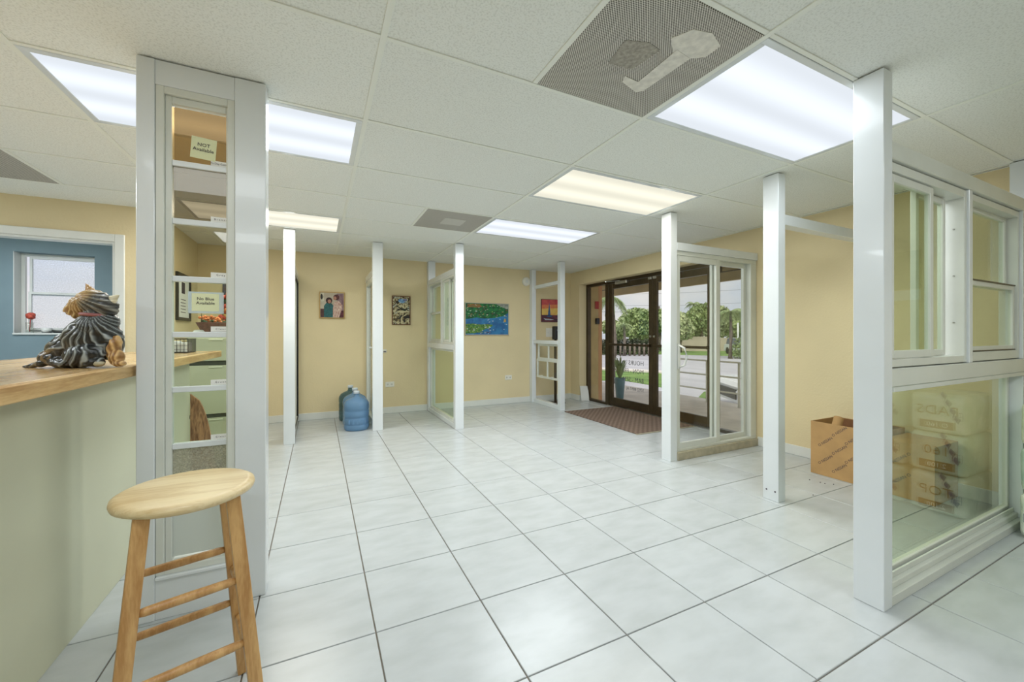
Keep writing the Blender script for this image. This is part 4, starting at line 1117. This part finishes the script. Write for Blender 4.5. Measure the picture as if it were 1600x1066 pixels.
# ================================================================== WRAPPED PACKS (right edge; mirrored in the lower pane)
def pack(x0, x1, y0, y1, z0, z1, mm, label, word, k):
    t = empty('wrapped_pack', ((x0+x1)/2, (y0+y1)/2, z0), label, 'wrapped pack', 'film wrapped packs stacked at the right edge')
    bm = bmesh.new()
    bmesh.ops.create_cube(bm, size=1)
    bmesh.ops.bevel(bm, geom=bm.edges[:], offset=.16, segments=3, affect='EDGES', profile=.6)
    bmesh.ops.subdivide_edges(bm, edges=bm.edges[:], cuts=2, use_grid_fill=True)
    dx, dy, dz_ = x1-x0, y1-y0, z1-z0
    rr_ = random.Random(k)
    off = Vector((rr_.random()*9, rr_.random()*9, k))
    for v in bm.verts:
        p = Vector((v.co.x*dx, v.co.y*dy, v.co.z*dz_))
        nse = noise.noise(p*9+off)*.018 + noise.noise(p*26+off)*.006
        s_in = 1 - .035 + nse
        v.co = Vector((p.x*s_in, p.y*s_in, p.z*min(1.0, s_in+.035)))
    zmin = min(v.co.z for v in bm.verts)
    for v in bm.verts: v.co.z -= zmin
    for f in bm.faces: f.smooth = True
    me = bpy.data.meshes.new('wrap'); bm.to_mesh(me); bm.free(); me.materials.append(mm)
    link('wrap', me, t, ((x0+x1)/2, (y0+y1)/2, z0+.0005))
    yc = (y0+y1)/2; zc = (z0+z1)/2
    xf = x0+.004
    text(word[0], .085, (xf, yc, zc+.02), LEFTW, M['inkbrown'], t, 'printed_word', .0004)
    lb = MB().box(xf-.001, xf+.0005, yc-.085, yc+.085, z0+.035, z0+.085).build('printed_tag', M['inkbrown'], t)
    text(word[1], .04, (xf-.0015, yc, z0+.058), LEFTW, M['paper'], t, 'printed_word', .0004)
    g = MB()
    for q in range(3):
        g.box(xf-.001, xf+.0005, y1-.075+q*.022, y1-.073+q*.022, zc-.03, zc+.02)
        g.box(xf-.001, xf+.0005, y1-.075, y1-.03, zc-.03+q*.024, zc-.028+q*.024)
    g.build('printed_grid', M['inkblue'], t)
    b = MB()
    for q in range(4):
        yy = y1-.05-.02*q; zz_ = z0+.08+.05*q
        b.prism([(xf-.001, yy, zz_), (xf-.001, yy-.02, zz_+.03), (xf-.001, yy-.012, zz_+.055), (xf-.001, yy+.012, zz_+.03)], (-.0005, 0, 0))
    b.build('printed_leaf', M['inkblue'], t)
lev = ['bottom', 'middle', 'top']; hh = .265
for c, (ya, yb_) in enumerate(((.52, .815), (.20, .51))):
    for k in range(3):
        pack(3.66+.01*k, 4.15, ya, yb_, k*hh, (k+1)*hh, M['film'] if (c+k) % 2 else M['film2'],
             '%s wrapped pack, %s' % (lev[k], 'of the stack touching the near partition sill at the right edge' if c == 0 else 'farther stack beyond the right edge, mirrored in the pane'),
             (('TOP', '2 100'), ('160', '2 100'), ('PADS', 'O 160'))[(k+c) % 3], 10*c+k)
# notice on the right wall reflected in the upper pane
t = empty('wall_notice', (XR, .18, 1.5), 'tan notice sheet on the right wall reflected in the upper slider', 'notice')
MB().box(XR-.008, XR-.001, .03, .33, 1.55, 1.85, .002).build('sheet', mat('tan_sheet', (176, 164, 122), .6), t)
MB().box(XR-.01, XR-.001, .03, .33, 1.46, 1.54, .002).build('sheet', M['paper'], t)

# ================================================================== OUTSIDE
ZG = -.62
def struct_out(name, mb, m):
    o = mb.build(name, m); o['kind'] = 'structure'; return o
struct_out('trim_5', MB().box(XR+.25, 6.75, -2, 14, -.6, -.05, .01), M['concrete'])
struct_out('trim_6', MB().box(4.49, 160, -80, 160, ZG-.3, ZG), M['asphalt'])
def gpatch(name, pts, z=ZG, h=.02, label=None):
    o = MB().prism([(x, y, z) for x, y in pts], (0, 0, h)).build(name, M['grass']); o['kind'] = 'stuff'
    return tag(o, label, 'grass')
import numpy as _np
ctt, stt = math.cos(th), math.sin(th)
def gp_(u, v, z=ZG):
    a = (u-800)/624.5; zz_ = -(v-523.1)/624.5
    t_ = (z-H)/zz_
    return ((a*ctt+stt)*t_, (-a*stt+ctt)*t_)
def at_d(u, d):
    a = (u-800)/624.5
    return ((a*ctt+stt)*d, (-a*stt+ctt)*d)
gpatch('grass_strip', [gp_(820, 556), gp_(1012, 553.5), gp_(1160, 557), gp_(1300, 562), gp_(1300, 545), gp_(1160, 540), gp_(1000, 539), gp_(820, 541)], label='far green verge across the road')
gpatch('grass_strip', [gp_(900, 594), gp_(980, 596), gp_(1010, 601), gp_(1040, 607), gp_(1040, 584), gp_(1005, 579), gp_(900, 576)], label='near green verge beyond the left entrance door')
gpatch('grass_strip', [gp_(1078, 636), gp_(1125, 640), gp_(1125, 612), gp_(1100, 613)], label='small grass patch behind the railing')
# far kerb / pavement
def strip(u0, v0, u1, v1, u2, v2, u3, v3, m, label):
    o = MB().prism([(*gp_(u0, v0), ZG+.021), (*gp_(u1, v1), ZG+.021), (*gp_(u2, v2), ZG+.021), (*gp_(u3, v3), ZG+.021)], (0, 0, .06)).build('kerb', m); tag(o, label, 'kerb')
strip(900, 577, 1045, 585, 1045, 582, 900, 574.5, M['concrete'], 'pale kerb along the near verge')
strip(880, 551, 1012, 547.5, 1012, 546, 880, 549, M['concrete'], 'pale far pavement seen through the left door')
# awning soffit and fascia
so = empty('awning', (5.6, 4, 2.1), 'tan canopy over the pavement outside with a conduit under it', 'awning')
MB().box(4.49, 6.6, 0, 9, 2.44, 2.50).build('soffit', M['soffit'], so)
MB().box(6.52, 6.6, 0, 9, 2.14, 2.44, .004).build('fascia', M['soffit'], so)
for y in [1.2+.6*k for k in range(13)]:
    MB().box(4.49, 6.52, y-.02, y+.02, 2.36, 2.44, .003).build('joist', M['soffit'], so)
MB().tube([(6.35, .1, 2.28), (6.35, 8.9, 2.28)], .012, 8).build('conduit', M['bronze'], so)
for y in (3.6, 4.7, 5.6, 6.5): MB().box(6.335, 6.365, y-.012, y+.012, 2.28, 2.44, .002).build('conduit_bracket', M['bronze'], so)
# exterior pier at the left sidelight
pr = empty('exterior_pier', (4.6, 6.3, -.05), 'tan exterior wall pier seen through the left sidelight', 'wall pier')
MB().box(4.50, 4.69, 5.98, 6.5, -.05, 2.40, .004).build('pier', M['tan_out'], pr)
MB().box(4.69, 4.775, 5.98, 6.10, -.05, 2.40, .004).build('corner_board', mat('orange_tan_board', (200, 150, 110), .7), pr)
rs = MB().box(4.60, 4.68, 5.955, 5.9805, 1.66, 1.80, .003).build('red_sign', M['red']); tag(rs, 'small red sign on the exterior pier by the entrance', 'sign')
bk = MB().box(4.61, 4.68, 5.93, 5.9805, 1.38, 1.49, .006).build('black_box', M['black']); tag(bk, 'small black box under the red sign on the exterior pier', 'box')
# railing
rl = empty('railing', (6.4, 5, -.05), 'grey metal pipe railing along the pavement edge outside', 'railing')
p_a, p_b = Vector((6.40, 9.0, 0)), Vector((6.40, 4.36, 0)); p_c = Vector((6.9, 3.2, -.35))
for y in (6.0, 5.02, 4.40):
    MB().tube([(6.40, y, -.05), (6.40, y, .72)], .022, 10).build('railing_post', M['galv'], rl)
MB().tube([(6.9, 3.2, -.6), (6.9, 3.2, .42)], .022, 10).build('railing_post', M['galv'], rl)
for z in (.71, .45, .18):
    MB().tube([(6.40, 6.0, z), (6.40, 4.40, z), (6.9, 3.2, z-.3)], .015, 8).build('rail', M['galv'], rl)
# planter
px, py = at_d(968.5, 7.55)
pl = empty('planter', (px, py, -.05), 'tall blue glazed planter with spiky plant outside the left door', 'planter')
MB().lathe((px, py, -.05), [(0, 0), (.065, 0), (.10, .40), (.105, .42), (.09, .42), (.085, .38), (0, .38)], 4+16).build('pot', M['pot'], pl)
b = MB()
for k in range(60):
    a = rnd.uniform(0, 6.28); l_ = rnd.uniform(.25, .5); tl = rnd.uniform(.05, .7)
    p0 = Vector((px, py, .33)); p1 = p0+Vector((math.cos(a)*tl*.6*l_, math.sin(a)*tl*.6*l_, l_*.8)); p2 = p0+Vector((math.cos(a)*tl*l_, math.sin(a)*tl*l_, l_*(1-tl*.3)))
    sdv = Vector((-math.sin(a), math.cos(a), 0))*.012
    b.quad(p0-sdv, p0+sdv, p1+sdv, p1-sdv); b.quad(p1-sdv, p1+sdv, p2+sdv*.1, p2-sdv*.1)
b.build('plant_leaves', M['palm'], pl)['kind'] = 'stuff'
# trees
def leaves(b, c, rx, rz, n_, sz, rg):
    for k in range(n_):
        while True:
            q = Vector((rg.uniform(-1, 1), rg.uniform(-1, 1), rg.uniform(-1, 1)))
            if .25 < q.length < 1: break
        p = Vector((c[0]+q.x*rx, c[1]+q.y*rx, c[2]+q.z*rz))
        n1 = Vector((rg.gauss(0, 1), rg.gauss(0, 1), rg.gauss(0, 1))).normalized(); n2 = n1.orthogonal().normalized()*sz*rg.uniform(.6, 1.3); n1 = n1.cross(n2).normalized()*sz*.5
        b.quad(p-n2, p-n1, p+n2, p+n1)
def tree(u, d, vtop, wpx, m, label, seed):
    rg = random.Random(seed); x, y = at_d(u, d); ztop = H+(523-vtop)/624.5*d; rw = wpx/624.5*d/2
    t = empty('tree', (x, y, ZG+.02), label, 'tree', 'trees across the road')
    zc0 = ZG+(ztop-ZG)*.28
    b = MB(); b.tube([(x, y, ZG+.02), (x+.1, y, zc0), (x, y, ztop-.6)], [.22, .18, .08], 8)
    for k in range(3):
        a = k*2.1; b.tube([(x, y, zc0), (x+math.cos(a)*rw*.5, y+math.sin(a)*rw*.5, (zc0+ztop)/2)], [.1, .05], 6)
    b.build('trunk', M['bark'], t)
    b = MB()
    for k in range(7):
        a = rg.uniform(0, 6.28); r = rw*.6*rg.random(); zc = zc0+(ztop-zc0)*rg.uniform(.15, .72); rr_ = rw*rg.uniform(.42, .6)
        leaves(b, (x+r*math.cos(a), y+r*math.sin(a), zc), rr_, min(rr_, (ztop-zc)), 420, .24, rg)
    b.build('foliage', m, t)['kind'] = 'stuff'
tl_ = [(1000, 42, 482, 60, 'leaf', 'green tree across the road behind the left palm'), (1030, 45, 470, 44, 'leaf', 'taller tree just left of the sliding door display'),
       (1062, 40, 482, 56, 'leaf2', 'pale green tree seen in the left sliding panel'), (1095, 44, 466, 52, 'leaf', 'dark tree seen behind the bronze stile'),
       (1128, 50, 472, 50, 'leaf2', 'pale tree behind the right palm'), (1160, 46, 500, 50, 'leaf', 'low tree at the right of the sliding door display'), (960, 46, 500, 40, 'leaf2', 'pale tree behind the left sidelight'),
       (985, 52, 486, 46, 'leaf2', 'distant pale tree seen in the left door'), (1012, 56, 478, 44, 'leaf2', 'distant tree filling the gap behind the left door'), (1078, 56, 480, 44, 'leaf', 'distant tree between two palms in the left sliding panel'), (1112, 55, 478, 44, 'leaf2', 'distant tree behind the bronze stile of the right door'), (1146, 56, 484, 50, 'leaf', 'distant tree behind the white pole'), (1200, 40, 488, 60, 'leaf', 'tree hidden mostly behind the free posts')]
for k, (u, d, vt, wp, mm, lb_) in enumerate(tl_): tree(u, d, vt, wp, M[mm], lb_, 30+k)
bs = MB(); rg = random.Random(5); x, y = at_d(1170, 30); leaves(bs, (x, y, .1), 1.2, 1.1, 700, .16, rg)
bs = bs.build('bush', M['leaf']); bs['kind'] = 'stuff'; tag(bs, 'bush at the right in front of the parked vehicle', 'bush')
hg = MB(); rg = random.Random(9)
for k in range(16):
    x, y = at_d(915+k*7, 36); leaves(hg, (x, y, ZG+.7), .7, .75, 200, .14, rg)
hg = hg.build('hedge', mat('hedge_leaves', (74, 84, 56), .8, rgb2=(50, 58, 40), vscale=1)); hg['kind'] = 'stuff'; tag(hg, 'dark low hedge across the road seen in the left door', 'hedge')
def palm(u, d, vcrown, tr_v, wpx, n_, label, seed, droop=.9, fan=False):
    rg = random.Random(seed); x, y = at_d(u, d); zc = H+(523-vcrown)/624.5*d; L = wpx/624.5*d/2
    t = empty('palm_tree', (x, y, ZG), label, 'palm tree', 'palm trees outside')
    MB().tube([(x, y, ZG), (x+.08, y, (ZG+zc)/2), (x, y, zc)], [.16, .13, .10], 10).build('trunk', M['bark'], t)
    for k in range(n_):
        a = k*2.39996; up = rg.uniform(-.1, 1.0); ln = L*rg.uniform(.85, 1.1)
        b = MB(); prev = None; dirv = Vector((math.cos(a), math.sin(a), 0)); side = Vector((-math.sin(a), math.cos(a), 0)); N = 9
        pts = []
        for s in range(N+1):
            q = s/N; pts.append(Vector((x, y, zc)) + dirv*ln*q*(1-.15*q) + Vector((0, 0, ln*(up*q*.7 - droop*q*q))))
        b.tube(pts, [.02*(1-s/(N+1)) + .004 for s in range(N+1)], 4)
        for s in range(1, N*2):
            q = s/(N*2); i_ = min(N-1, int(q*N)); f_ = q*N-i_; p = pts[i_].lerp(pts[i_+1], f_)
            ll = ln*.30*math.sin(math.pi*min(1, q*.9+.1))+.05
            for sg in (-1, 1):
                e = p + side*sg*ll*.8 + dirv*ll*.35 + Vector((0, 0, -ll*rg.uniform(.35, .75)))
                wv_ = dirv*ln*.022
                b.quad(p-wv_, p+wv_, e+wv_*.2, e-wv_*.2)
        b.build('frond', M['palm'], t, fix=False)
palm(955, 13, 466, 0, 62, 18, 'near coconut palm whose drooping fronds fill the top of the left door', 3, 1.1)
palm(975, 34, 508, 0, 34, 22, 'bushy fan palm across the road in the left door', 4, .8)
palm(1141, 30, 487, 0, 66, 24, 'large palm with a straight trunk in the right sliding panel', 5, .9)
palm(1084, 48, 474, 0, 30, 16, 'distant palm crown above the trees in the left sliding panel', 6, .8)
# low posts in front of the hedge
for k in range(8):
    x, y = at_d(962+k*7.4, 34)
    o = MB().tube([(x, y, ZG), (x, y, ZG+1.05)], .09, 8).build('bollard', M['bark']); tag(o, 'pale stubby trunk before the dark hedge, ' + ['leftmost', 'second from left', 'third from left', 'fourth from left', 'fourth from right', 'third from right', 'second from right', 'rightmost'][k] + ' of the row', 'post', 'stubby posts before the hedge')
# garden wall, pole, wires
x0_, y0_ = at_d(1108, 44); x1_, y1_ = at_d(1148, 44)
gwl = MB().beam((x0_, y0_, ZG+.7), (x1_, y1_, ZG+.7), .2, 1.5, up=(0, 0, 1)).build('garden_wall', M['wallout']); tag(gwl, 'beige wall across the road behind the palm trunk', 'garden wall')
x0_, y0_ = at_d(1060, 44); x1_, y1_ = at_d(1110, 43)
gwl = MB().beam((x0_, y0_, ZG+.8), (x1_, y1_, ZG+.8), .2, 1.6, up=(0, 0, 1)).build('garden_wall', M['wallout']); tag(gwl, 'long pale wall across the road behind the left sliding panel', 'garden wall')
x, y = at_d(1153, 41)
po = MB().tube([(x, y, ZG), (x, y, 2.4)], [.12, .08], 10).build('light_pole', M['trim']); tag(po, 'white pole across the road near the parked vehicle', 'pole')
for k, (v0, v1) in enumerate(((461, 448), (478, 470), (487, 484))):
    a = Vector((*at_d(900, 30), H+(523-v0)/624.5*30)); b_ = Vector((*at_d(1240, 30), H+(523-v1)/624.5*30))
    o = MB().tube([a, (a+b_)/2+Vector((0, 0, -.15)), b_], .007, 5).build('power_line', M['gap']); tag(o, ['topmost', 'middle', 'lowest'][k]+' overhead wire across the sky outside', 'wire', 'overhead wires')
for k, u in enumerate((900, 1240)):
    x, y = at_d(u, 30); o = MB().tube([(x, y, ZG), (x, y, 4.9)], [.14, .10], 10).build('utility_pole', M['bark']); tag(o, ['utility pole hidden left of the entrance', 'utility pole hidden right of the entrance'][k], 'pole')
# cars
def car(c, yaw, L, W, Hh, hood, label, suv):
    t = empty('car', c, label, 'car'); rm = Matrix.Translation(c) @ Matrix.Rotation(yaw, 4, 'Z')
    def tp(p): return rm @ Vector(p)
    def prof_prism(b, pr, w0):
        n_ = (rm.to_3x3() @ Vector((0, 2*w0, 0))); b.prism([tp((x, -w0, z)) for x, z in pr], n_)
    b = MB(); prof_prism(b, [(-L/2, .25), (L/2, .25), (L/2, hood*.75), (L/2-.15, hood), (L*.18, hood+.08), (-L/2+.1, hood+.08), (-L/2, hood*.8)], W/2)
    bmesh.ops.bevel(b.bm, geom=b.bm.edges[:], offset=.06, segments=2, affect='EDGES'); b.build('body', M['white_car'], t)
    b = MB(); prof_prism(b, [(L*.20, hood+.06), (L*.08, Hh), (-L*.30 if not suv else -L*.40, Hh), (-L*.46, hood+.06)], W/2*.86)
    bmesh.ops.bevel(b.bm, geom=b.bm.edges[:], offset=.05, segments=2, affect='EDGES'); b.build('cabin_glass', M['carglass'], t)
    b = MB(); prof_prism(b, [(L*.075, Hh-.02), (L*.05, Hh+.03), (-L*.36 if suv else -L*.28, Hh+.03), (-L*.38 if suv else -L*.30, Hh-.02)], W/2*.84); b.build('roof', M['white_car'], t)
    b = MB(); 
    for s in (-1, 1): b.box(-.001, .001, -.001, .001, 0, .001) if False else None
    n_ = rm.to_3x3() @ Vector((.03, 0, 0)); b.prism([tp((L/2-.01, -W*.36, hood*.45)), tp((L/2-.01, W*.36, hood*.45)), tp((L/2-.01, W*.36, hood*.75)), tp((L/2-.01, -W*.36, hood*.75))], n_); b.build('grille', M['black'], t)
    for sx in (-1, 1):
        for sy in (-1, 1):
            a = tp((sx*L*.32, sy*(W/2-.18), .32)); a2 = tp((sx*L*.32, sy*(W/2+.01), .32)); MB().tube([a, a2], .32, 20).build('wheel', M['rubber'], t)
    for sy in (-1, 1):
        q = tp((L/2-.03, sy*W*.41, hood*.68)); MB().ball(q, .09, .09, .07, 1).build('headlight', M['chrome'], t)
x, y = at_d(1163, 36); car(Vector((x, y, ZG)), math.atan2(-y, -x)+.45, 4.2, 1.75, 1.5, .85, 'white sport utility vehicle parked across the road', True)
x, y = at_d(1180, 9.6); car(Vector((x+1.2, y-.9, ZG)), R(146), 4.4, 1.8, 1.35, .75, 'white car parked close outside beyond the railing', False)
